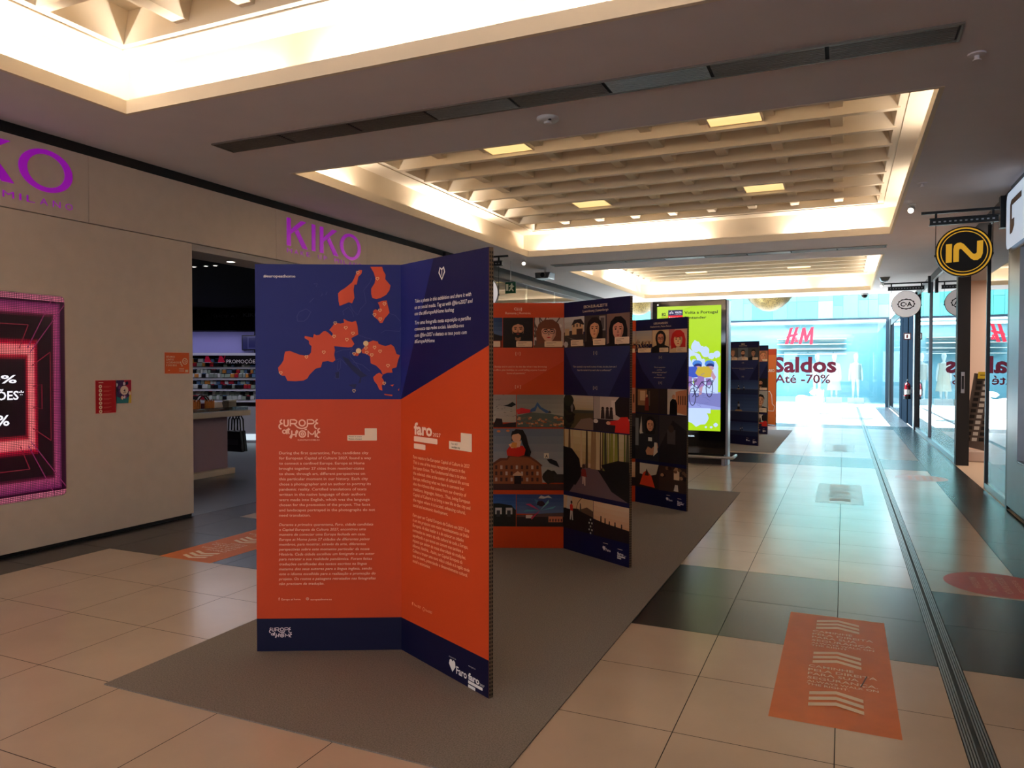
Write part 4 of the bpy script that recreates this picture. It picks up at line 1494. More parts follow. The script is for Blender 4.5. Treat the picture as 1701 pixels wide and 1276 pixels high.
# masthead
BK = e_(16, 16, 20, .2)
p.c.text('82', *p.T((.075, .925)), .048, BK, bold=.03)
p.c.text('ª', *p.T((.150, .945)), .022, BK)
p.rect(.07, .915, .115, .918, BK)
p.rect(.115, .915, .16, .918, e_(230, 20, 40, .8))
p.rect(.18, .897, .41, .97, e_(26, 26, 96, .6))
p.rect(.18, .897, .41, .926, e_(236, 16, 40, .9))
p.c.text('VOLTA', *p.T((.285, .945)), .026, e_(240, 240, 255, .9), width=.105, bold=.03)
p.c.text('A PORTUGAL', *p.T((.285, .934)), .009, e_(240, 240, 255, .9), width=.105)
for x in (.21, .25):
    a = p.T((x, .945))
    p.c.ring(a[0], a[1], .013, .013, .004, e_(240, 240, 255, .9))
p.c.line([p.T((.21, .945)), p.T((.232, .962)), p.T((.25, .945)), p.T((.225, .947)), p.T((.24, .963))], .004, e_(240, 240, 255, .9))
p.c.text('Santander', *p.T((.225, .905)), .018, e_(250, 240, 240, .9), width=.14, bold=.02)
a = p.T((.205, .911))
p.c.ell(a[0], a[1], .008, .010, e_(250, 240, 240, .9))
p.c.text('Volta a Portugal', *p.T((.435, .936)), .044, BK, width=.50, bold=.02)
p.c.text('Santander', *p.T((.435, .896)), .040, BK, width=.335, bold=.02)
ob = sc.build('lit_screen', t)
c = sc.sub(.004)
c.text('JCDecaux', .665, .42, .030, e_(220, 240, 255, .9), align='r', width=.30, bold=.03)
c.build('maker_lettering', t)
MB().lathe([(.008, 0), (.008, -.006)], (T0 + .085, TF, TT - .055), LED, axis='y', n=12).build('sensor_light', t)

# ------------------------------------------------------------------ LED screen in the beige shop front
LY, LZ, LW, LH = 3.59, 1.232, .515, .812
t = thing('led_screen', 'large led screen with red and magenta neon frames set in the beige wall', 'led screen', (XL, LY, LZ))


def led_mat():
    m = bpy.data.materials.new('neon_led_pixels')
    m.use_nodes = True
    nt = m.node_tree
    N, Lk = nt.nodes, nt.links
    p_ = N['Principled BSDF']
    p_.inputs['Base Color'].default_value = (.01, .005, .01, 1)
    p_.inputs['Roughness'].default_value = .4
    tc = N.new('ShaderNodeTexCoord')
    sep = N.new('ShaderNodeSeparateXYZ')
    Lk.new(tc.outputs['Object'], sep.inputs[0])

    def m_(op, a, b_=None):
        n = N.new('ShaderNodeMath')
        n.operation = op
        for i, v in enumerate((a, b_)):
            if v is None:
                continue
            if isinstance(v, (int, float)):
                n.inputs[i].default_value = v
            else:
                Lk.new(v, n.inputs[i])
        return n.outputs[0]
    y, z = sep.outputs['Y'], sep.outputs['Z']
    ay = m_('DIVIDE', m_('ABSOLUTE', y), LW)
    az = m_('DIVIDE', m_('ABSOLUTE', z), LH)
    r = m_('MAXIMUM', ay, az)
    rp = N.new('ShaderNodeValToRGB')
    rp.color_ramp.interpolation = 'LINEAR'
    Lk.new(r, rp.inputs[0])
    stops = [(0, (0, 0, 0)), (.36, (.01, 0, .005)), (.405, (.5, .01, .03)), (.42, (1, .22, .22)), (.50, (1, .18, .20)), (.52, (.5, .0, .03)), (.57, (.012, 0, .003)), (.78, (.008, 0, .003)), (.81, (.12, .005, .03)), (.83, (.42, .06, .16)), (.91, (.22, .02, .11)), (.93, (.04, .0, .015)), (.95, (.015, 0, .008)), (1.0, (.05, .0, .02))]
    el = rp.color_ramp.elements
    el[0].position, el[0].color = stops[0][0], (*stops[0][1], 1)
    el[1].position, el[1].color = stops[-1][0], (*stops[-1][1], 1)
    for pos, c_ in stops[1:-1]:
        e = el.new(pos)
        e.color = (*c_, 1)
    g = .0130

    def cell(v):
        return m_('ABSOLUTE', m_('SUBTRACT', m_('FRACT', m_('DIVIDE', v, g)), .5))
    d = m_('MAXIMUM', cell(y), cell(z))
    dot = m_('LESS_THAN', d, .30)
    k = m_('ADD', m_('MULTIPLY', dot, 1.0), .10)
    # top and bottom light bars
    bar = m_('MULTIPLY', m_('GREATER_THAN', az, .945), dot)
    mul = N.new('ShaderNodeMix')
    mul.data_type = 'RGBA'
    mul.inputs[7].default_value = (.55, .14, .22, 1)
    Lk.new(bar, mul.inputs[0])
    Lk.new(rp.outputs[0], mul.inputs[6])
    Lk.new(mul.outputs[2], p_.inputs['Emission Color'])
    Lk.new(m_('MULTIPLY', k, 1.0), p_.inputs['Emission Strength'])
    return m


c = Canvas((XL, LY, LZ), (0, 1, 0), (0, 0, 1), z=.004)
c.rect(-LW, -LH, LW, LH, led_mat(), r=.03)
c.build('screen_face', t)
c = Canvas((XL, LY, LZ), (0, 1, 0), (0, 0, 1), z=.005)
RAY, RAY2 = e_(120, 26, 44, .7), e_(130, 40, 84, .6)
for sy in (-1, 1):
    for sz in (-1, 1):
        for a, b_, cl in (((.44, .43), (1.0, .92), RAY2), ((.40, .47), (.80, .97), RAY2), ((.46, .30), (.76, .44), RAY), ((.28, .47), (.42, .70), RAY)):
            c.line([(sy * a[0] * LW, sz * a[1] * LH), (sy * b_[0] * LW, sz * b_[1] * LH)], .007, cl)
    c.line([(sy * .48 * LW, .10 * LH), (sy * .62 * LW, .12 * LH), (sy * .62 * LW, -.12 * LH), (sy * .48 * LW, -.10 * LH)], .007, RAY)
    c.line([(sy * .76 * LW, .44 * LH), (sy * .76 * LW, -.44 * LH)], .006, RAY)
for sz in (-1, 1):
    c.line([(-.42 * LW, sz * .70 * LH), (.42 * LW, sz * .70 * LH)], .006, RAY)
    c.line([(-.40 * LW, sz * .40 * LH), (.40 * LW, sz * .40 * LH)], .003, RAY)
c.build('neon_ray', t)
LW_ = e_(240, 236, 250, 1.0)
for s_, x_, y_, x2, y2, cp in (('0%', -20, 637, 27, 640, 14), ('ÕES*', -7, 665, 39, 666, 15), ('%', -6, 708, 15, 708, 18)):
    c = Canvas((XL, LY, LZ), (0, 1, 0), (0, 0, 1), z=.006)
    c.pxtext(s_, x_, y_, x2, y2, cp, LW_, bold=.018)
    c.build('screen_lettering', t)
c = Canvas((XL, LY, LZ), (0, 1, 0), (0, 0, 1), z=.002)
c.rect(-LW - .006, -LH - .006, LW + .006, LH + .006, mat('bezel_grey', (150, 140, 132), .5), r=.036)
c.build('bezel', t)

# ------------------------------------------------------------------ purple shop lettering
PURP = mat('purple_metal', (170, 20, 210), 0.3, metal=0.1, spec=0.6, emit=(150, 10, 180), strength=.32)  # emission added to brighten the unlit letter fronts
PURPD = mat('purple_side', (60, 10, 84), 0.5)


def letters(y0, y1, zb, zt, sy0, sy1, szb, szt, label):
    t = thing('shop_sign', label, 'shop sign', (XL, (y0 + y1) / 2, zb), 'purple raised shop lettering on the beige fascia')
    h, w = zt - zb, y1 - y0
    th, st = .007, w * .048

    def add(poly2, name='letter'):
        b = MB()
        pts = [(XL + .001, y0 + a * w, zb + c_ * h) for a, c_ in poly2]
        b.prism(pts, (th, 0, 0), PURP)
        return b

    s = .045
    def K(x):
        return [[(x, 0), (x + s, 0), (x + s, 1), (x, 1)], [(x + s * .9, .42), (x + .235, 1.0), (x + .168, 1.0), (x + s * .9, .58)],
                [(x + .095, .545), (x + .132, .66), (x + .252, 0), (x + .188, 0)]]
    for x in (0.0, .413):
        b = MB()
        for q in K(x):
            b.prism([(XL + .001, y0 + a * w, zb + c_ * h) for a, c_ in q], (th, 0, 0), PURP)
        b.build('raised_letter', t)
    b = MB()
    b.prism([(XL + .001, y0 + a * w, zb + c_ * h) for a, c_ in [(.307, 0), (.307 + s, 0), (.307 + s, 1), (.307, 1)]], (th, 0, 0), PURP)
    b.build('raised_letter', t)
    b = MB()
    cy, rz, ry = y0 + .845 * w, h * .53, w * .155
    n = 40
    vs, fs = [], []
    for k in range(n):
        a = 2 * math.pi * k / n
        for q in (1, .76):
            for x in (XL + .001, XL + th):
                vs.append((x, cy + ry * (1 if q == 1 else .70) * math.cos(a), zb + h / 2 + rz * (1 if q == 1 else .78) * math.sin(a)))
    for k in range(n):
        i, j = 4 * k, 4 * ((k + 1) % n)
        fs += [[i + 1, j + 1, j + 3, i + 3], [i, i + 2, j + 2, j], [i, j, j + 1, i + 1], [i + 2, i + 3, j + 3, j + 2]]
    b.add(vs, fs, PURP)
    b.build('raised_letter', t)
    word = 'MAKE UP MILANO'
    L = sy1 - sy0
    wid = {'M': .06, 'I': .012, ' ': .045, 'W': .06}
    tot = sum(wid.get(ch, .046) for ch in word)
    gap = (L / 1.43 - tot) / (len(word) - 1)
    x = 0
    for ch in word:
        ww = wid.get(ch, .046)
        if ch != ' ':
            c = Canvas((XL, sy0, szb), (0, 1, 0), (0, 0, 1), z=.004)
            c.text(ch, x * 1.43, 0, szt - szb, PURP, width=ww * 1.43, bold=-.004)
            c.build('small_letter', t)
        x += ww + gap


letters(6.793, 8.225, 2.878, 3.195, 6.795, 8.24, 2.795, 2.85, 'purple raised lettering above the cosmetics shop entrance, behind the nearest board')
letters(2.76, 4.19, 2.882, 3.20, 2.762, 4.19, 2.765, 2.82, 'purple raised lettering cut off by the left picture edge, above the led screen')

# ------------------------------------------------------------------ notices on the beige wall
def notice(name, label, y0, z0, y1, z1, base):
    t = thing(name, label, 'poster', (XL, (y0 + y1) / 2, (z0 + z1) / 2), 'small notices stuck on the beige wall')
    MB().box(XL, y0 - .006, z0 - .006, XL + .002, y1 + .006, z1 + .006, cmat((230, 196, 186))).build('backing_sheet', t)
    c = Canvas((XL, y0, z0), (0, 1, 0), (0, 0, 1), y1 - y0, z1 - z0, z=.0026)
    c.rect(0, 0, c.w, c.h, base)
    return t, c


t, c = notice('notice', 'red notice with a column of pale round icons, right of the led screen', 4.379, 1.070, 4.574, 1.354, (176, 20, 34))
c.rect(.03, .262, .075, .268, PAPER)
for k in range(7):
    y = .232 - .036 * k
    c.ell(.046, y, .0155, .0155, PAPER)
    c.ell(.046, y, .006, .006, (176, 60, 60))
    for j in range(2):
        c.rect(.075, y - .001 - .008 * j, .15 - .02 * j, y + .002 - .008 * j, (206, 96, 90))
c.build('print', t)
t, c = notice('notice', 'colourful square notice with a pale round badge, beside the red notice', 4.580, 1.148, 4.730, 1.354, (58, 36, 84))
p = Pic(c, 0, 0, c.w, c.h)
p.poly([(.5, 1), (1, 1), (1, .4), (.7, .6)], (176, 40, 70))
p.poly([(0, 0), (1, 0), (1, .3), (.4, .2), (0, .3)], (40, 120, 130))
p.poly([(.8, 0), (1, 0), (1, .6), (.85, .3)], (206, 176, 70))
for k in range(18):
    p.blob(random.random(), random.uniform(.2, .9), .09, random.choice([(230, 200, 190), (30, 26, 60), (200, 70, 80), (120, 60, 120), (220, 214, 226)]), k)
p.ell(.52, .56, .27, .2, (236, 214, 200))
p.c.text('4', *p.T((.46, .48)), .03, (50, 40, 60), bold=.02)
p.rect(.42, .44, .64, .46, (80, 60, 70))
c.build('print', t)
t, c = notice('notice', 'orange notice with a round white emblem near the shop entrance edge', 5.095, 1.410, 5.382, 1.610, (214, 92, 40))
for k, s in enumerate(('ESTAMOS', 'JUNTOS', 'A CUIDAR DE SI', 'E DOS SEUS')):
    c.text(s, .018, .152 - .027 * k, .017, PAPER, bold=.02)
c.ring(.236, .118, .032, .032, .008, PAPER)
for k in range(5):
    c.ell(.236 + .012 * math.cos(k * 1.257), .118 + .012 * math.sin(k * 1.257), .005, .005, PAPER)
for x, y in ((.19, .09), (.182, .108), (.2, .075)):
    c.ell(x, y, .008, .008, PAPER)
for k in range(3):
    c.rect(.165, .045 - .012 * k, .225, .049 - .012 * k, PAPER)
c.rect(.238, .012, .272, .036, PAPER)
c.rect(.04, .028, .055, .034, PAPER)
c.build('print', t)

# ------------------------------------------------------------------ floor stickers
STK = (204, 112, 56)
FLC = Canvas((0, 0, 0), (1, 0, 0), (0, 1, 0), z=.001)


def sticker_mat():
    return mat('floor_vinyl', STK, 0.5, spec=0.2, noise=(9, 0.06))


def chev(c, x, y, w, h, th, col):
    """one chevron band with its apex at (x, y)"""
    c.poly([(x - w / 2, y - h), (x, y), (x, y - th), (x - w / 2, y - h - th)], col)
    c.poly([(x, y), (x + w / 2, y - h), (x + w / 2, y - h - th), (x, y - th)], col)


def lane(c, x0, y0, x1, y1, col, base=None):
    W_, H_ = x1 - x0, y1 - y0
    c.rect(x0, y0, x1, y1, base or sticker_mat())
    xc = (x0 + x1) / 2
    for v in (.035, .395, .745):
        for k in range(3):
            chev(c, xc + .008, y1 - H_ * (v + .042 * k), W_ * .44, H_ * .032, H_ * .024, col)
    for v in (.215, .575):
        tx_ = x0 + W_ * .265
        for k, (s, wd) in enumerate((('CAMINHE', .40), ('PELA DIREITA', .60), ('PARA SUA', .44), ('SEGURANÇA.', .60))):
            c.text(s, tx_, y1 - H_ * (v + .034 * k), H_ * .022, col, width=W_ * wd, bold=.012)
        c.text('ALWAYS WALK ON', tx_, y1 - H_ * (v + .034 * 3 + .028), H_ * .016, col, width=W_ * .60, bold=.015)
        c.text('THE RIGHT.', tx_, y1 - H_ * (v + .034 * 3 + .053), H_ * .016, col, width=W_ * .36, bold=.015)


INKF = (244, 226, 200)
G = 'orange walk-on-the-right floor stickers'
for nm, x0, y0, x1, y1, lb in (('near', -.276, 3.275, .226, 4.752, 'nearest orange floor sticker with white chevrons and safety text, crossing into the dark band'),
                               ('mid', -.276, 8.80, .215, 10.29, 'pale floor sticker in the middle of the walkway, second from the front'),
                               ('far', -.30, 14.32, .197, 15.70, 'most distant pale floor sticker, near the sea board')):
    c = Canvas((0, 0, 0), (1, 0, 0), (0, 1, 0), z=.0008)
    lane(c, x0, y0, x1, y1, INKF if nm == 'near' else (196, 178, 168), None if nm == 'near' else mat('sheen_vinyl', (176, 146, 134), .28, noise=(7, .12)))  # sky sheen on the farther stickers is put into their paler colour
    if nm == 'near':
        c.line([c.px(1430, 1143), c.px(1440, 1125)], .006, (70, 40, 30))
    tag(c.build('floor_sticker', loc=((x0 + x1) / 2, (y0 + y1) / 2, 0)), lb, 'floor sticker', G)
c = Canvas((0, 0, 0), (-1, 0, 0), (0, -1, 0), z=.0008)
lane(c, 4.32, -5.63, 4.85, -4.15, INKF)
tag(c.build('floor_sticker', loc=(-4.585, 4.89, 0)), 'orange floor sticker on dark floor before the shop entrance, half behind the nearest board', 'floor sticker', G)
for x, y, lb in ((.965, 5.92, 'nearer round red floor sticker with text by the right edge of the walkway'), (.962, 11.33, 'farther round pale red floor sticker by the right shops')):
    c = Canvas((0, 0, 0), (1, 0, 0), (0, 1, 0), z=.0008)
    c.ell(x, y, .318, .318, mat('floor_vinyl_red', (186, 62, 44), 0.4, spec=.3, noise=(9, .05)) if y < 8 else mat('sheen_vinyl_red', (186, 138, 130), .3, noise=(7, .1)), n=48)  # sheen on the farther disc is painted in as a paler red
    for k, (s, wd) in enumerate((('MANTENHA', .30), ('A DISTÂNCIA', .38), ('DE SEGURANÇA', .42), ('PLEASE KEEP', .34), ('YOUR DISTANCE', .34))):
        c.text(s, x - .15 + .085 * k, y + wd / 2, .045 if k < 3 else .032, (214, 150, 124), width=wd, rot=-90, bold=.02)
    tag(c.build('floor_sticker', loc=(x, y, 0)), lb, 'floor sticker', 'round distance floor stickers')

# ------------------------------------------------------------------ metal floor channel
t = thing('floor_channel', 'long grooved metal channel set in the floor along the walkway', 'floor channel', (.49, 9, 0))
b = MB()
b.box(.44, -12, -.01, .54, 21.4, -.002, BLACK)
b.box(.44, 21.4, -.01, .54, 32.0, -.002, BLACK)
b.build('slot', t)
for x0, x1, lb in ((.441, .483, 'left'), (.497, .539, 'right')):
    b = MB()
    for k in range(4):
        a = x0 + (x1 - x0) * k / 4
        b.box(a + .001, -12, -.006, a + .0075, 32.0, .0015, STEEL)
    b.build('grooved_rail', t)
# ------------------------------------------------------------------ round hanging shop signs
def hanging_sign(x, y, z, r, arm0, arm1, face, rim, label, wall=XR):
    t = thing('hanging_sign', label, 'hanging sign', (x, y, z), 'round signs hanging from wall brackets')
    b = MB()
    b.lathe([(r - .006, -.022), (r, -.018), (r, .018), (r - .006, .022)], (x, y, z), rim, axis='y', n=56)
    b.build('disc', t, smooth=True)
    MB().box(min(arm0, arm1), y - .014, 3.185, max(arm0, arm1), y + .014, 3.213, BLKM).build('bracket_arm', t)
    s = 1 if wall > 0 else -1
    MB().box(wall - .05 * s, y - .05, 2.98, wall, y + .05, 3.32, BLKM).build('wall_plate', t)
    xa, xb = x - .335, x + .325
    b = MB()
    b.box(xa, y - .03, 3.055, xb, y + .03, 3.064, BLKM)
    b.box(xa, y - .03, 3.125, xb, y + .03, 3.134, BLKM)
    b.box(xa + .005, y - .006, 3.06, xb - .005, y + .006, 3.13, BLKM)
    for k in range(12):
        xx = xa + .05 + (xb - xa - .1) * k / 11
        b.box(xx - .011, y - .010, 3.087, xx + .011, y - .006, 3.101, STEEL)
    b.build('hanger_beam', t)
    for xx in (x - .27, x + .27):
        MB().box(xx - .011, y - .012, 3.134, xx + .011, y + .012, 3.19, BLKM).build('hanger_post', t)
        b = MB()
        b.tube([(xx, y, 3.06), (xx, y, z - .03)], .004, BLKM, n=6)
        b.lathe([(.011, -.045), (.011, -.02)], (xx, y, z), BLKM, n=10)
        b.build('hanger_rod', t)
    c = Canvas((x, y - .0225, z), (1, 0, 0), (0, 0, 1), z=.0005)
    c.ell(0, 0, r - .008, r - .008, face, n=56)
    return t, c


GOLD, BLKS = glowing_print(226, 170, 30, .35), (18, 16, 16)
t, c = hanging_sign(1.19, 9.5, 2.75, .275, .775, 1.57, BLKS, BLKM, 'round black hanging sign with two gold letters and gold rings')
R_ = .275
c.ring(0, 0, R_ * .95, R_ * .95, .016, GOLD, n=64)
c.ring(0, 0, R_ * .82, R_ * .82, .009, GOLD, n=64)
NQ = lambda *pts: [((x - 645) * .001436, (470 - y) * .001667) for x, y in pts]
c.poly(NQ((525, 541), (525, 418), (566, 416), (565, 538)), GOLD)
c.poly(NQ((575, 537), (575, 452), (580, 428), (598, 413), (622, 410), (642, 420), (704, 487), (718, 490), (729, 480), (730, 406), (770, 403), (768, 488), (756, 516), (735, 530), (710, 530), (690, 518), (628, 453), (618, 451), (612, 460), (612, 535)), GOLD)
c.build('sign_face', t)

t, c = hanging_sign(1.14, 17.0, 2.775, .268, .735, 1.57, glowing_print(226, 222, 224, .36), BLKM, 'round white hanging sign with a scalloped black emblem, beyond the black one')
pts = [(.155 * math.cos(a) * (1 + .05 * math.cos(12 * a)), .105 * math.sin(a) * (1 + .05 * math.cos(12 * a))) for a in [2 * math.pi * k / 96 for k in range(96)]]
c.poly(pts, BLKS)
c.ell(0, 0, .135, .086, glowing_print(226, 222, 224, .36), n=40)
c.text('C', -.105, -.045, .09, BLKS, width=.085, bold=.03)
c.text('&', -.022, -.02, .05, BLKS, width=.04, bold=.01)
c.text('A', .012, -.045, .09, BLKS, width=.095, bold=.03)
c.build('sign_face', t)
t, c = hanging_sign(-5.17, 10.5, 2.64, .27, -5.86, -4.74, glowing_print(226, 222, 224, .36), BLKM, 'round white hanging sign peeking out behind the nearest board at left', wall=XL)
c.build('sign_face', t)

# green running man exit sign
t = thing('exit_sign', 'green and white running-man emergency exit sign under the ceiling at left', 'exit sign', (-5.36, 12.0, 2.9))
MB().box(-5.47, 11.99, 2.785, -5.27, 12.005, 2.985, cmat((24, 84, 62))).build('panel', t)
MB().tube([(-5.37, 12.0, 2.98), (-5.37, 12.0, 3.36)], .006, STEEL, n=6).build('rod', t)
c = Canvas((-5.47, 11.99, 2.785), (1, 0, 0), (0, 0, 1), z=.001)
IVW = (226, 240, 226)
c.rect(.014, .05, .060, .165, IVW)
c.ell(.125, .160, .017, .017, IVW)
c.poly([(.10, .135), (.14, .145), (.155, .11), (.13, .09), (.165, .05), (.15, .03), (.115, .075), (.085, .04), (.065, .045), (.10, .095)], IVW)
c.line([(.075, .12), (.10, .14), (.14, .14), (.17, .115)], .013, IVW)
c.build('pictogram', t)

# ------------------------------------------------------------------ glass shop front on the left, beyond the cosmetics shop
b = MB()
for a, d, h0, h1 in ((11.82, 11.92, 0, 3.26), (20.7, 20.82, 0, 3.26)):
    b.box(XL - .08, a, h0, XL + .01, d, h1, DSTEEL)
b.box(XL - .08, 11.9, 3.16, XL + .005, 20.8, 3.26, BLKM)
b.box(XL - .06, 11.9, 0, XL, 20.8, .08, BLKM)
w_ = struct(b.build('window_1'))
ys_ = [11.92, 14.0, 15.6, 17.6, 20.7]
for a, d in zip(ys_[:-1], ys_[1:]):
    MB().box(XL - .035, a + .004, .08, XL - .025, d - .004, 3.16, GLASS).build('window_pane', w_)
b = MB()
b.box(-14, 11.86, 0, -13.9, 20.8, 3.4, WALLP)
b.box(-14, 11.86, 3.3, XL - .1, 20.8, 3.36, WHITE)
struct(b.build('wall_left_shop'))

# ------------------------------------------------------------------ right-hand shop fronts
CLAD = mat('grey_metal_cladding', (120, 122, 126), 0.34, metal=0.75, noise=(6, .05))
b = MB()
b.box(XR, 8.72, .04, XR + .3, 9.2, 2.66, CLAD)
b.box(XR, -12, .04, XR + .3, 8.72, .54, CLAD)
b.box(XR, -12, 2.66, XR + .3, 9.2, ZC, DSTEEL)
b.box(XR + .03, -12, 0, XR + .3, 9.2, .04, BLACK)
struct(b.build('wall_right'))
b = MB()
b.box(XR + .16, -12, .54, XR + .2, 8.72, 2.66, DGLASS)
struct(b.build('window_2'))
b = MB()
b.box(XR, -12, .545, XR + .16, 8.70, .56, STEEL)
struct(b.build('trim_2'))
b = MB()
b.box(XR + .2, -12, 0, XR + .3, 9.2, 3.36, BLACK)
b.box(XR + .02, 9.2, 3.22, XR + .12, 20.9, ZC, BLKM)
struct(b.build('trim_3'))

# big letter sign on the near fascia
t = thing('shop_sign', 'white letter sign cut off by the right picture edge, above grey cladding', 'shop sign', (XR, 8.9, 2.98))
c = Canvas((XR - .001, 9.24, 2.70), (0, -1, 0), (0, 0, 1), z=.03)
SIGNW = mat('sign_white', (226, 236, 246), .35, emit=(200, 224, 250), strength=.45)  # glow added to the sign face to brighten it
c.rect(0, 0, .95, .58, SIGNW, r=.09)
BR = (112, 92, 82)
c.poly([(.18, .14), (.18, .44), (.24, .48), (.72, .48), (.72, .42), (.28, .42), (.28, .28), (.40, .28), (.40, .20), (.30, .14)], BR)
c.build('sign_face', t)
b = MB()
b.hexa([(XR - .03, 9.24), (XR, 9.24), (XR, 8.29), (XR - .03, 8.29)], 2.73, 3.25, SIGNW)
b.build('sign_box', t, bevel=.01)

# glass shop front
def pane(y0, y1, z0=.07, z1=3.22, parent=None):
    return MB().box(XR + .04, y0, z0, XR + .05, y1, z1, GLASS).build('window_pane', parent)


b = MB()
b.box(XR, 9.2, 0, XR + .07, 9.28, 3.3, BLKM)
b.box(XR + .02, 9.28, 0, XR + .07, 10.70, .07, STEEL)
b.box(XR + .02, 10.68, 0, XR + .07, 10.72, 3.22, BLKM)
w3 = struct(b.build('window_3'))
pane(9.28, 10.68, parent=w3)
b = MB()
b.box(XR, 13.07, 0, XR + .17, 13.25, 3.22, BLACK)
b.box(XR + .02, 10.72, 3.0, XR + .07, 13.07, 3.22, BLKM)
d1 = struct(b.build('door_1'))
b = MB()
b.box(XR + .05, 13.035, 1.10, XR + .10, 13.07, 1.42, STEEL)
b.box(XR + .06, 13.03, 1.16, XR + .09, 13.036, 1.36, BLKM)
b.build('door_handle', d1, bevel=.004)
b = MB()
b.box(XR + .01, 13.25, 0, XR + .07, 20.2, .08, STEEL)
b.box(XR + .01, 17.25, 0, XR + .07, 17.34, 3.22, DSTEEL)
w4 = struct(b.build('window_4'))
for a, d in ((13.25, 15.2), (15.21, 17.25), (17.34, 20.2)):
    pane(a, d, parent=w4)
b = MB()
b.box(XR - .02, 20.2, 0, XR + .12, 20.42, 3.3, BLKM)
b.box(XR + .02, 20.42, 0, XR + .12, 21.15, 3.36, WHITE)
b.box(XR + .02, 21.15, 0, XR + .12, 22.6, 3.3, mat('dark_post', (16, 22, 28), .9, spec=0))
b.box(XR - .01, 22.6, 0, XR + .12, 25.6, 3.3, mat('dark_post', (16, 22, 28), .9, spec=0))
b.box(XR + .02, 25.6, 0, XR + .1, 32.0, .1, BLKM)
b.box(XR + .02, 25.6, 3.1, XR + .1, 32.0, 3.35, BLKM)
b.box(XR, 31.2, 0, XR + .1, 32.0, 3.35, BLKM)
b.box(XR + .02, 20.42, 3.36, XR + .4, 33, 7, WHITE)
b.box(XR + .3, 20.9, 3.36, 7, 33, 3.5, WHITE)
b.box(6.9, -12, 0, 7, 33, 3.5, WHITE)
struct(b.build('wall_right_far'))
b = MB()
b.box(XR + .04, 25.6, .1, XR + .05, 31.2, 3.1, GLASS)
struct(b.build('window_5'))

# interior of the right shops
PINK = mat('shop_wall_pink', (226, 204, 190), .7)
b = MB()
b.box(2.05, 15.6, 0, 6.9, 15.7, 3.1, PINK)
b.box(6.5, 9.2, 0, 6.6, 15.6, 3.1, PINK)
b.box(XR + .3, 9.0, 0, 6.6, 9.2, 3.1, PINK)
struct(b.build('wall_right_shop'))
b = MB()
b.box(XR + .08, 9.2, 3.05, 6.6, 20.9, 3.1, mat('shop_ceiling_grey', (150, 152, 158), .8))
struct(b.build('ceiling_right_shop'))
t = thing('fluorescent_light', 'bluish fluorescent ceiling lamp inside the right shop, behind the black round sign', 'ceiling light', (1.98, 10.9, 3.0))
MB().box(1.86, 10.0, 2.92, 2.10, 12.4, 3.049, WHITE).build('housing', t, bevel=.01)
MB().box(1.88, 10.03, 2.895, 2.08, 12.37, 2.922, mat('tube_light', (230, 235, 255), .4, emit=(205, 220, 255), strength=2.0)).build('diffuser', t)

# card stand inside the doorway
CARD, CARDB = (96, 84, 76), (40, 36, 34)
sx, sy = 1.98, 13.92
t = thing('card_stand', 'tall brown card stand with rows of pockets and a yellow header in the doorway', 'card stand', (sx, sy, 0))
u = Vector((.95, -.30, 0)).normalized()
nrm = Vector((-.30, -.95, 0)).normalized()
Pp = lambda a, d, z: Vector((sx, sy, 0)) + u * a + nrm * d + Vector((0, 0, z))
b = MB()
b.prism([Pp(-.20, .16, .24), Pp(.14, .10, .16), Pp(.14, -.08, 1.36), Pp(-.08, -.08, 1.40)], nrm * -.03, cmat(CARD))
b.build('front_board', t)
b = MB()
b.prism([Pp(.15, .10, .0), Pp(.26, .10, 0), Pp(.26, -.08, 1.36), Pp(.15, -.08, 1.36)], nrm * -.10, cmat((120, 104, 92)))
b.build('side_board', t)
for k in range(11):
    c = Canvas(Pp(-.20, .16, .24), u, (Pp(-.08, -.08, 1.40) - Pp(-.14, .13, .24)).normalized(), z=.004)
    for j in range(3):
        x = .035 + .008 * k + j * .095
        c.rect(x, .08 + .092 * k, x + .07, .135 + .092 * k, CARDB if j != 1 else (206, 200, 190))
    c.build('pocket_row', t)
c = Canvas(Pp(-.20, .16, .24), u, (Pp(-.08, -.08, 1.40) - Pp(-.14, .13, .24)).normalized(), z=.006)
c.rect(.12, 1.09, .33, 1.20, (226, 196, 60))
c.rect(.15, 1.135, .30, 1.155, (150, 120, 40))
c.build('header_card', t)
b = MB()
b.hexa([(sx - .3, sy - .20), (sx + .2, sy - .34), (sx + .28, sy - .05), (sx - .2, sy + .1)], .0, .17, PINK)
b.build('base_box', t, bevel=.02)

# fire extinguisher and its sign
t = thing('fire_extinguisher', 'red fire extinguisher with a white label on the far right post', 'fire extinguisher', (1.49, 21.5, .72))
REDP = mat('red_enamel', (96, 8, 16), .25, coat=.4)
b = MB()
b.lathe([(.02, .04), (.075, .05), (.08, .07), (.08, .34), (.07, .38), (.035, .41), (.03, .43)], (1.49, 21.5, .70), REDP, n=24)
b.build('cylinder', t, smooth=True)
MB().lathe([(.083, 0), (.083, .07), (.08, .075)], (1.49, 21.5, .70), BLKM, n=24).build('foot_ring', t, smooth=True)
MB().lathe([(.082, .12), (.082, .24)], (1.49, 21.5, .70), WHITE, n=24).build('label_band', t, smooth=True)
b = MB()
b.box(1.47, 21.47, 1.12, 1.51, 21.53, 1.18, BLKM)
b.tube([(1.49, 21.46, 1.17), (1.49, 21.34, 1.21)], .012, BLKM)
b.tube([(1.49, 21.46, 1.15), (1.42, 21.40, 1.10), (1.405, 21.40, .95), (1.41, 21.42, .80)], .013, BLKM)
b.build('valve_and_hose', t, smooth=True)
MB().box(1.53, 21.48, .85, 1.60, 21.52, 1.0, STEEL).build('wall_hook', t)
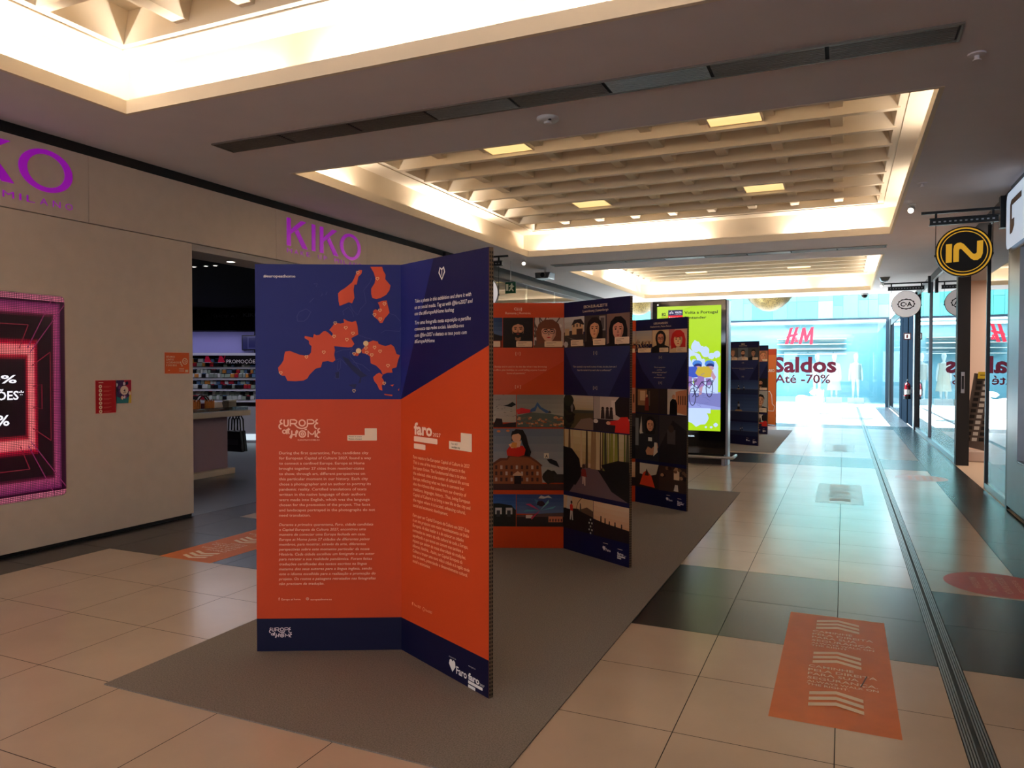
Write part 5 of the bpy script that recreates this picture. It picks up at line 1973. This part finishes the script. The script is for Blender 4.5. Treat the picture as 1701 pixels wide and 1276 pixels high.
t = thing('extinguisher_sign', 'small square extinguisher sign above the red extinguisher', 'safety sign', (1.5, 21.6, 2.3))
MB().box(1.40, 21.595, 2.22, 1.57, 21.605, 2.39, cmat((70, 30, 26))).build('panel', t)
c = Canvas((1.40, 21.595, 2.22), (1, 0, 0), (0, 0, 1), z=.001)
c.rect(.025, .025, .145, .145, (226, 220, 210))
c.poly([(.06, .04), (.06, .11), (.075, .13), (.10, .13), (.105, .10), (.10, .04)], (96, 40, 34))
c.build('pictogram', t)
MB().tube([(1.57, 21.6, 2.3), (1.56, 21.6, 2.3)], .006, STEEL).build('fixing', t)

# ------------------------------------------------------------------ the bright square with the fashion shop
FY = 32.0
AQUA = mat('aqua_wall', (122, 172, 186), .6)
FRM = mat('window_frame_blue', (8, 28, 38), .4)
b = MB()
b.box(-16, FY, 3.38, XR, FY + .12, 3.46, FRM)
b.box(-16, FY, 3.30, XR, FY + .1, 3.38, WHITE)
b.box(-16, FY, 0, XR, FY + .1, .10, mat('sill_pale', (190, 226, 232), .5))
b.box(XR - .1, FY - .02, 0, XR + .05, FY + .1, 3.4, FRM)
for x in (-9.6, -4.6):
    b.box(x - .04, FY, .1, x + .04, FY + .1, 3.32, FRM)
w6 = struct(b.build('window_6'))
for a, d in ((-14, -9.64), (-9.56, -4.64), (-4.56, -1.60), (-1.59, XR - .1)):
    MB().box(a, FY + .04, .1, d, FY + .05, 3.32, CLEAR).build('window_pane', w6)
# aqua glass panels of the upper front, in several tints
rnd = random.Random(11)
b = MB()
tints = [mat('aqua_panel_%d' % k, c_, .25, spec=.6) for k, c_ in enumerate([(80, 154, 136), (92, 162, 146), (116, 172, 156), (86, 156, 150), (72, 146, 130)])]
x = -16.0
while x < XR:
    wd = rnd.choice([.35, .55, .8, .5])
    z = 3.46
    while z < 8:
        hh = rnd.choice([.5, .9, .7])
        b.box(x + .004, FY + .02, z + .004, min(x + wd, XR) - .004, FY + .06, min(z + hh, 8) - .004, rnd.choice(tints))
        z += hh
    x += wd
struct(b.build('wall_far'))
for nm, q in (('wall_far_upper', (-16, FY + .07, 3.5, 7, FY + .2, 8, AQUA)), ('wall_far_shop', (-16, 35.4, 0, 7, 35.5, 3.5, AQUA)), ('ceiling_far_shop', (-16, FY + .1, 3.42, 7, 35.4, 3.49, WHITE)),
              ('floor_far_shop', (-16, FY + .1, -.1, 7, 35.4, .02, mat('pale_floor', (214, 226, 228), .4))), ('wall_square_left', (-16.1, 20.9, 0, -16, 35.5, 3.0, WHITE)), ('wall_far_shop_side', (1.62, FY + .1, 0, 1.7, 35.4, 3.42, AQUA))):
    struct(MB().box(*q).build(nm))

REDL = mat('red_letters', (190, 2, 34), .4)
t = thing('shop_sign', 'red slanted two-letter logo high on the bright far shop window', 'shop sign', (-1.6, FY, 2.6))
c = Canvas((0, FY + .035, 0), (1, 0, 0), (0, 0, 1), z=.003)


def hm(c, pts, grow=0):
    c.pxpoly([(1190 + x / 3.752, 420 + y / 3.752) for x, y in pts], REDL)


for pg in ([(458, 470), (478, 466), (446, 571), (426, 571)], [(494, 466), (514, 463), (478, 571), (458, 571)], [(434, 528), (446, 514), (505, 502), (512, 506), (500, 516), (440, 532)],
           [(536, 468), (556, 466), (530, 571), (511, 571)], [(536, 468), (556, 466), (566, 530), (562, 552), (552, 556)], [(590, 464), (607, 462), (566, 552), (553, 556), (552, 540)], [(590, 464), (607, 462), (600, 571), (580, 571)]):
    hm(c, pg)
a, e = c.px(1190 + 486 / 3.752, 420 + 556 / 3.752), c.px(1190 + 511 / 3.752, 420 + 556 / 3.752)
c.text('&', a[0], a[1], .2, REDL, width=e[0] - a[0], bold=.03)
c.build('letters', t)
WINE = mat('wine_letters', (56, 8, 18), .6, spec=.05)
t = thing('window_lettering', 'large dark red sale lettering on the bright far shop window', 'window lettering', (-1.2, FY, 1.4))
c = Canvas((0, FY + .035, 0), (1, 0, 0), (0, 0, 1), z=.003)
Z4 = lambda x, y: (1190 + x / 3.752, 420 + y / 3.752)
c.pxtext('Saldos', *Z4(352, 742), *Z4(748, 742), 25, WINE, bold=.035)
c.pxtext('Até -70%', *Z4(365, 810), *Z4(710, 810), 14.5, WINE, bold=.012)
c.pxtext('www.hm.com', *Z4(800, 899), *Z4(975, 899), 2.5, (60, 110, 120))
c.build('letters', t)

# mannequins in the far window
MWH = mat('mannequin_white', (236, 240, 240), .4)


def mannequin(x, y, top, label, dress=False):
    t = thing('mannequin', label, 'mannequin', (x, y, 0.02), 'white mannequins in the far window')
    b = MB()
    z0 = .3
    b.tube([(x, y, z0 + 1.42), (x, y, z0 + 1.50), (x, y - .01, z0 + 1.58), (x, y - .01, z0 + 1.68), (x, y, z0 + 1.76), (x, y, z0 + 1.80)], [.05, .05, .075, .095, .07, .02], MWH, n=16)
    b.tube([(x, y, z0 + .84), (x, y, z0 + 1.0), (x, y, z0 + 1.2), (x, y, z0 + 1.36), (x, y, z0 + 1.44)], [.15, .13, .15, .17, .06], MWH, n=16)
    for s in (-1, 1):
        b.tube([(x + s * .16, y, z0 + 1.38), (x + s * .22, y, z0 + 1.1), (x + s * .24, y - .04, z0 + .84), (x + s * .24, y - .06, z0 + .7)], [.05, .042, .034, .026], MWH, n=10)
        b.tube([(x + s * .08, y, z0 + .88), (x + s * .09, y, z0 + .46), (x + s * .09, y, z0 + .08), (x + s * .09, y - .1, z0 + .03)], [.085, .06, .038, .035], MWH, n=10)
    b.build('figure', t, smooth=True)
    b = MB()
    if dress:
        b.tube([(x, y, z0 + 1.40), (x, y, z0 + 1.1), (x, y, z0 + .9), (x, y, z0 + .3)], [.19, .17, .2, .28], top, n=18, cap=False)
        b.build('dress', t, smooth=True)
    else:
        b.tube([(x, y, z0 + 1.41), (x, y, z0 + 1.3), (x, y, z0 + 1.0), (x, y, z0 + .75)], [.12, .2, .18, .2], top, n=18, cap=False)
        b.build('shirt', t, smooth=True)
    MB().box(x - .3, y - .25, .02, x + .3, y + .25, z0, WHITE).build('plinth', t)


mannequin(-1.0, 33.2, mat('cloth_white', (240, 244, 244), .8), 'mannequin in a white shirt behind the middle of the sale lettering')
mannequin(-.35, 33.4, mat('cloth_cream', (226, 222, 206), .8), 'mannequin in a long cream dress at right in the far window', True)
mannequin(.45, 33.0, mat('cloth_sand', (206, 206, 196), .8), 'mannequin in a grey shirt at the far right of the window')
t = thing('wall_shelf', 'pale slatted rail shelf on the back wall of the far shop', 'shelf', (-1.2, 35.2, 2.4))
for k in range(4):
    MB().box(-2.7, 35.0, 2.1 + .22 * k, .1, 35.38, 2.13 + .22 * k, WHITE).build('shelf_board', t)

# white lounge chair on the square
t = thing('lounge_chair', 'white moulded lounge chair standing in front of the far shop window', 'chair', (-1.05, 26.3, 0))
CHW = mat('chair_plastic', (240, 240, 238), .35)
cz = lambda *pts: [(-1.42 + (x - 495) / 172 * .82, 26.0, (1000 - y) / 165 * .80) for x, y in pts]
b = MB()
b.prism(cz((505, 1000), (493, 895), (500, 880), (535, 878), (575, 888), (610, 888), (635, 868), (650, 850), (672, 838), (668, 880), (655, 960), (648, 1000)), (0, .75, 0), CHW)
b.build('seat_shell', t, bevel=.03)
b = MB()
b.prism([(p_[0], 26.02, p_[2]) for p_ in cz((580, 855), (600, 838), (640, 836), (660, 846), (640, 866), (600, 872))], (0, .7, 0), CHW)
b.build('head_roll', t, bevel=.02)

# golden pendant lamps
def filigree():
    m = mat('gold_filigree', (206, 178, 96), .35, metal=.7)
    nt = m.node_tree
    p_ = nt.nodes['Principled BSDF']
    tc = nt.nodes.new('ShaderNodeTexCoord')
    v = nt.nodes.new('ShaderNodeTexVoronoi')
    v.inputs['Scale'].default_value = 24
    r = nt.nodes.new('ShaderNodeValToRGB')
    r.color_ramp.elements[0].color = rgb(26, 18, 4)
    r.color_ramp.elements[0].position = .1
    r.color_ramp.elements[1].color = rgb(92, 74, 34)
    r.color_ramp.elements[1].position = .55
    nt.links.new(tc.outputs['Object'], v.inputs['Vector'])
    nt.links.new(v.outputs['Distance'], r.inputs[0])
    nt.links.new(r.outputs[0], p_.inputs['Base Color'])
    return m


GF = filigree()
for x, lb in ((-2.09, 'golden filigree bowl lamp hanging above the bright square'), (-6.15, 'golden filigree bowl lamp peeking out left of the screen totem')):
    t = thing('pendant_lamp', lb, 'pendant lamp', (x, 24, 3.2), 'golden bowl lamps over the square')
    b = MB()
    b.lathe([(.02, .0), (.2, .03), (.38, .13), (.54, .27), (.64, .40), (.66, .42), (.62, .42), (.5, .28), (.3, .12), (.02, .04)], (x, 24, 3.22), GF, n=36)
    b.build('bowl', t, smooth=True)
    MB().lathe([(.66, .41), (.68, .42), (.68, .45), (.66, .46)], (x, 24, 3.22), GF, n=36).build('rim', t, smooth=True)
    MB().tube([(x, 24, 3.3), (x, 24, 7.0)], .01, BLKM, n=6).build('cable', t)
b = MB()
b.box(-8, 23.9, 7.0, 1.8, 24.1, 7.15, WHITE)
struct(b.build('beam_1'))
# ------------------------------------------------------------------ cosmetics shop interior
# the back wall runs square to a line across the entrance; products are measured along it
WO = Vector((-11.16, 11.65, 0))
WU = Vector((.9136, .4067, 0)).normalized()
WN = Vector((WU.y, -WU.x, 0))
LAV = mat('lavender_wall', (118, 116, 160), .7)
b = MB()


def wq(a0, a1, d0, d1):
    """footprint between a0..a1 along the wall and d0..d1 out of it"""
    return [tuple((WO + WU * a0 + WN * d0)[:2]), tuple((WO + WU * a1 + WN * d0)[:2]), tuple((WO + WU * a1 + WN * d1)[:2]), tuple((WO + WU * a0 + WN * d1)[:2])]


WC = Canvas(WO, WU, (0, 0, 1))
b.hexa(wq(-4, 2.2, -.1, -.02), 0, 3.0, LAV)
struct(b.build('wall_shop_back'))
b = MB()
s0, zA = WC.px(330, 551)
b.hexa(wq(-4, 2.2, -.02, .5), zA, 2.62, mat('void_black', (3, 3, 4), .8, spec=.1))
struct(b.build('wall_shop_bulkhead'))
area('shelf_lamp', tuple(WO + WU * -.6 + WN * .42 + Vector((0, 0, zA - .02))), 2.8, .06, 7, (.75, .72, 1.0), (WN.x * -.25, WN.y * -.25, -1)).rotation_euler.rotate_axis('Z', 0)

t = thing('shop_sign', 'faint dark grey lettering on the black bulkhead deep in the cosmetics shop', 'shop sign', tuple(WO + WN * .5))
c = Canvas(WO + WN * .5, WU, (0, 0, 1), z=.003)
c.pxtext('SHOP AT', 354, 527.5, 396, 526, 5, (44, 44, 48))
c.build('lettering', t)
c = Canvas(WO + WN * .5, WU, (0, 0, 1), z=.003)
c.pxtext('KIKO', 404, 526, 432, 525, 6, (60, 60, 66), bold=.02)
c.build('lettering', t)

# wall unit with sloping trays
UNIT = mat('shop_unit_white', (206, 206, 214), .4)
t = thing('wall_unit', 'long pale wall unit with sloping trays inside the cosmetics shop', 'shop unit', tuple(WO + WU * -.6))
zs = WC.px(330, 591)[1]
b = MB()
b.hexa(wq(-3, 1.6, .0, .45), .0, .70, UNIT)
b.hexa(wq(-3, 1.6, .0, .04), .7, zs, mat('unit_back', (70, 66, 76), .6))
b.hexa(wq(-3, 1.6, .0, .3), zs, zs + .05, UNIT)
b.build('cabinet', t)
TR = []
for k in range(4):
    z = .80 + .22 * k
    b = MB()
    d0, d1 = .42 - .08 * k, .06
    q0, q1 = WO + WU * -3, WO + WU * 1.6
    A = [q0 + WN * d0 + Vector((0, 0, z)), q1 + WN * d0 + Vector((0, 0, z)), q1 + WN * d1 + Vector((0, 0, z + .17)), q0 + WN * d1 + Vector((0, 0, z + .17))]
    b.prism(A, (0, 0, -.015), UNIT)
    b.build('tray', t)
    TR.append((d0, d1, z))

# small boxes and bottles lying on the trays
PCOL = [(226, 228, 226), (40, 36, 40), (170, 186, 168), (206, 214, 210), (190, 40, 60), (24, 22, 26), (150, 160, 150), (226, 150, 70), (96, 130, 170), (236, 236, 236)]
kinds = {}
rnd = random.Random(5)
for (d0, d1, z), rowname in zip(TR, ('lowest', 'second', 'third', 'top')):
    a = -1.35
    i = 0
    while a < .28:
        w = rnd.choice([.05, .07, .10])
        for f in (.22, .68):
            cidx = rnd.randrange(len(PCOL))
            key = (cidx, round(w, 2))
            p = WO + WU * (a + w / 2) + WN * (d0 + (d1 - d0) * f) + Vector((0, 0, z + .17 * f + .001))
            if key not in kinds:
                bb = MB()
                hw = w / 2
                pts = [WU * -hw + WN * .05, WU * hw + WN * .05, WU * hw - WN * .05, WU * -hw - WN * .05]
                bb.hexa([tuple(q[:2]) for q in pts], 0, .07, cmat(PCOL[cidx]))
                o = bb.build('makeup_box', None, bevel=.004, loc=(0, 0, 0))
                lid = MB()
                lid.hexa([tuple((q * .8)[:2]) for q in pts], .07, .085, cmat(PCOL[(cidx + 3) % len(PCOL)]))
                lid.build('lid', o)
                kinds[key] = o
                c_ = o
                c_.location = p
            else:
                c_ = dup(kinds[key], p)
            tag(c_, 'small makeup box on the %s sloping tray of the shop wall unit' % rowname, 'makeup', 'makeup on the %s tray of the wall unit' % rowname)
        a += w + .012

t = thing('monitor', 'dark wall monitor on the lavender wall of the cosmetics shop', 'monitor', tuple(WO))
(a0, z0), (a1, z1) = WC.px(403, 582), WC.px(440, 557)
b = MB()
b.hexa(wq(a0, a1, 0, .05), z0, z1, BLKM)
b.build('case', t, bevel=.005)
c = Canvas(WO + WN * .05, WU, (0, 0, 1), z=.001)
c.rect(a0 + .02, z0 + .02, a1 - .02, z1 - .02, e_(24, 24, 70, .7))
c.rect(a0 + .12, z0 + .03, a1 - .05, z1 - .03, e_(50, 50, 96, .7))
c.rect(a0 + .14, z0 + .05, a1 - .07, z1 - .05, e_(20, 20, 70, .7))
c.build('screen', t)
t = thing('promotion_sign', 'dark promotion board with white outline letters above the makeup trays', 'sign', tuple(WO))
(a0, z0), (a1, z1) = WC.px(380, 604), WC.px(436, 593)
b = MB()
b.hexa(wq(a0, a1 + .2, .26, .28), z0 - .01, z1 + .03, cmat((24, 18, 22)))
b.build('board', t)
c = Canvas(WO + WN * .28, WU, (0, 0, 1), z=.001)
c.text('PROMOÇÕES', a0 + .06, z0 + .005, .075, WH, width=.62)
c.poly([(a0 - .02, z0), (a0 + .05, z1 + .03), (a0 + .02, z1 + .03)], (190, 20, 60))
c.build('lettering', t)
for px_, lb in ((355, 'left'), (377, 'right')):
    a, z = WC.px(px_, 598)
    t = thing('price_card', 'red folded price card on the wall unit, %s of the two' % lb, 'price card', tuple(WO + WU * a + WN * .3 + Vector((0, 0, z))))
    b = MB()
    b.prism([WO + WU * (a - .06) + WN * .31 + Vector((0, 0, z - .05)), WO + WU * (a + .08) + WN * .31 + Vector((0, 0, z - .05)), WO + WU * (a + .02) + WN * .31 + Vector((0, 0, z + .07)), WO + WU * (a - .03) + WN * .31 + Vector((0, 0, z + .07))], WN * .01, cmat((200, 24, 60)))
    b.build('card', t)
    b = MB()
    b.hexa(wq(a - .05, a + .05, .29, .34), z - .06, z - .05, UNIT)
    b.build('foot', t)

# low glowing plinth strip under the wall unit
b = MB()
b.hexa(wq(-3, 1.6, .45, .46), .04, .16, mat('plinth_light', (220, 230, 235), .5, emit=(200, 220, 230), strength=.8))
struct(b.build('trim_4'))

# counter
t = thing('shop_counter', 'mauve makeup counter with a pale top just inside the shop entrance', 'counter', (-8.0, 6.9, 0))
MAUVE = mat('mauve_panel', (140, 116, 140), .5)
GTOP = mat('counter_top', (196, 186, 176), .4)
MB().box(-8.5, 4.0, .08, -7.84, 7.86, .80, MAUVE).build('body', t)
MB().box(-8.5, 4.0, 0, -7.74, 7.90, .08, GTOP).build('plinth', t, bevel=.005)
MB().box(-8.6, 4.0, .80, -7.66, 8.12, .875, GTOP).build('worktop', t, bevel=.006)
b = MB()
b.box(-7.70, 4.0, .875, -7.69, 8.10, .93, CLEAR)
b.build('glass_edge', t)

def counter_item(kind, x, y, label, cat, build):
    t = thing(kind, label, cat, (x, y, .876))
    build(t, x, y, .876)


def it_tray(t, x, y, z):
    b = MB()
    b.box(x - .09, y - .09, z, x + .09, y + .09, z + .03, cmat((196, 150, 110)))
    b.build('tray', t, bevel=.004)
    for k in range(5):
        MB().lathe([(.014, 0), (.014, .10), (.008, .11), (.008, .13)], (x, y - .07 + .035 * k, z + .03), cmat((206, 140, 84)), n=10).build('bottle', t, smooth=True)


def it_palette(t, x, y, z):
    MB().box(x - .06, y - .08, z, x + .06, y + .08, z + .012, cmat((36, 32, 36))).build('base', t, bevel=.003)
    b = MB()
    b.prism([(x - .055, y - .08, z + .012), (x - .055, y + .08, z + .012), (x - .085, y + .08, z + .11), (x - .085, y - .08, z + .11)], (.006, 0, 0), cmat((226, 226, 230)))
    b.build('mirror_lid', t)
    for k in (-.035, .035):
        MB().lathe([(.028, .012), (.028, .016)], (x, y + k, z), cmat((220, 110, 110)), n=16).build('powder_pan', t)


def it_box(col):
    def f(t, x, y, z):
        MB().box(x - .06, y - .07, z, x + .06, y + .07, z + .12, cmat(col)).build('body', t, bevel=.004)
        MB().box(x - .062, y - .072, z + .12, x + .062, y + .072, z + .14, cmat((206, 206, 206))).build('lid', t, bevel=.003)
    return f


def it_basket(col):
    def f(t, x, y, z):
        b = MB()
        b.hexa([(x - .09, y - .12), (x + .09, y - .12), (x + .09, y + .12), (x - .09, y + .12)], z, z + .10, cmat(col), [(x - .11, y - .15), (x + .11, y - .15), (x + .11, y + .15), (x - .11, y + .15)])
        b.build('bowl', t, bevel=.01)
        b = MB()
        b.tube([(x + .02, y - .12 + .24 * k / 10 * 1.0, z + .10 + .1 * math.sin(math.pi * k / 10)) for k in range(11)], .010, cmat(tuple(int(v * .8) for v in col)), n=8)
        b.build('handle', t, smooth=True)
    return f


counter_item('makeup_tray', -7.90, 7.36, 'wooden makeup tray with amber bottles on the counter next to the wall edge', 'makeup tray', it_tray)
counter_item('makeup_tray', -7.90, 7.60, 'second wooden makeup tray with amber bottles, before the dark palettes', 'makeup tray', it_tray)
counter_item('makeup_palette', -7.88, 7.80, 'open dark makeup palette with pink powder pans on the counter', 'makeup palette', it_palette)
counter_item('storage_box', -7.92, 7.98, 'small grey lidded box on the right part of the counter', 'box', it_box((120, 120, 120)))
counter_item('makeup_basket', -8.22, 7.45, 'maroon basket with a hoop handle behind the counter trays', 'basket', it_basket((84, 30, 40)))
counter_item('makeup_basket', -8.22, 7.79, 'second maroon hoop-handled basket, nearer the counter end', 'basket', it_basket((90, 34, 44)))
counter_item('makeup_basket', -8.46, 7.96, 'black hoop-handled basket at the end of the counter', 'basket', it_basket((22, 20, 24)))

# black mesh shopping bags hanging from the counter end
for k, lb in enumerate(('black mesh shopping bag hanging at the counter end, nearest the entrance', 'black mesh shopping bag hanging behind the first one at the counter end')):
    x, y = -8.02 - .03 * k, 8.17 + .09 * k
    t = thing('shopping_bag', lb, 'bag', (x, y, .25), 'black shopping bags at the counter')
    b = MB()
    b.hexa([(x - .17, y - .03), (x + .17, y - .03), (x + .17, y + .03), (x - .17, y + .03)], .26, .56, BLKM, [(x - .13, y - .03), (x + .13, y - .03), (x + .13, y + .03), (x - .13, y + .03)])
    b.build('bag_body', t, bevel=.01)
    for s in (-.05, .06):
        MB().tube([(x + s - .06, y, .55), (x + s - .05, y, .72), (x + s, y, .79), (x + s + .05, y, .72), (x + s + .06, y, .55)], .010, BLKM, n=8).build('strap', t, smooth=True)
    MB().box(x - .10, y - .032, .36, x + .10, y - .031, .44, cmat((70, 70, 74))).build('print_patch', t)

# recessed lamps in the dark shop ceiling
for x, y, r, lb in ((-6.10, 6.18, .042, 'bright round downlight just inside the shop entrance'), (-6.78, 6.31, .022, 'leftmost of three small downlights deep in the dark shop'),
                    (-6.61, 6.32, .022, 'middle of three small downlights deep in the dark shop'), (-6.48, 6.33, .022, 'rightmost of three small downlights deep in the dark shop')):
    t = thing('downlight', lb, 'ceiling light', (x, y, 2.62), 'downlights in the cosmetics shop')
    MB().lathe([(r + .01, .004), (r + .01, -.004), (r, -.005), (r, .003)], (x, y, 2.62), WHITE, n=20).build('trim_ring', t)
    MB().lathe([(r, 0), (r, -.002)], (x, y, 2.62), mat('downlight_lens', (255, 255, 255), .3, emit=(255, 248, 240), strength=6), n=20).build('lens', t)
b = MB()
b.box(-6.3, 5.3, 2.62, XL - .005, 11.7, 2.685, mat('soffit_grey', (170, 166, 166), .7))
struct(b.build('ceiling_shop_soffit'))
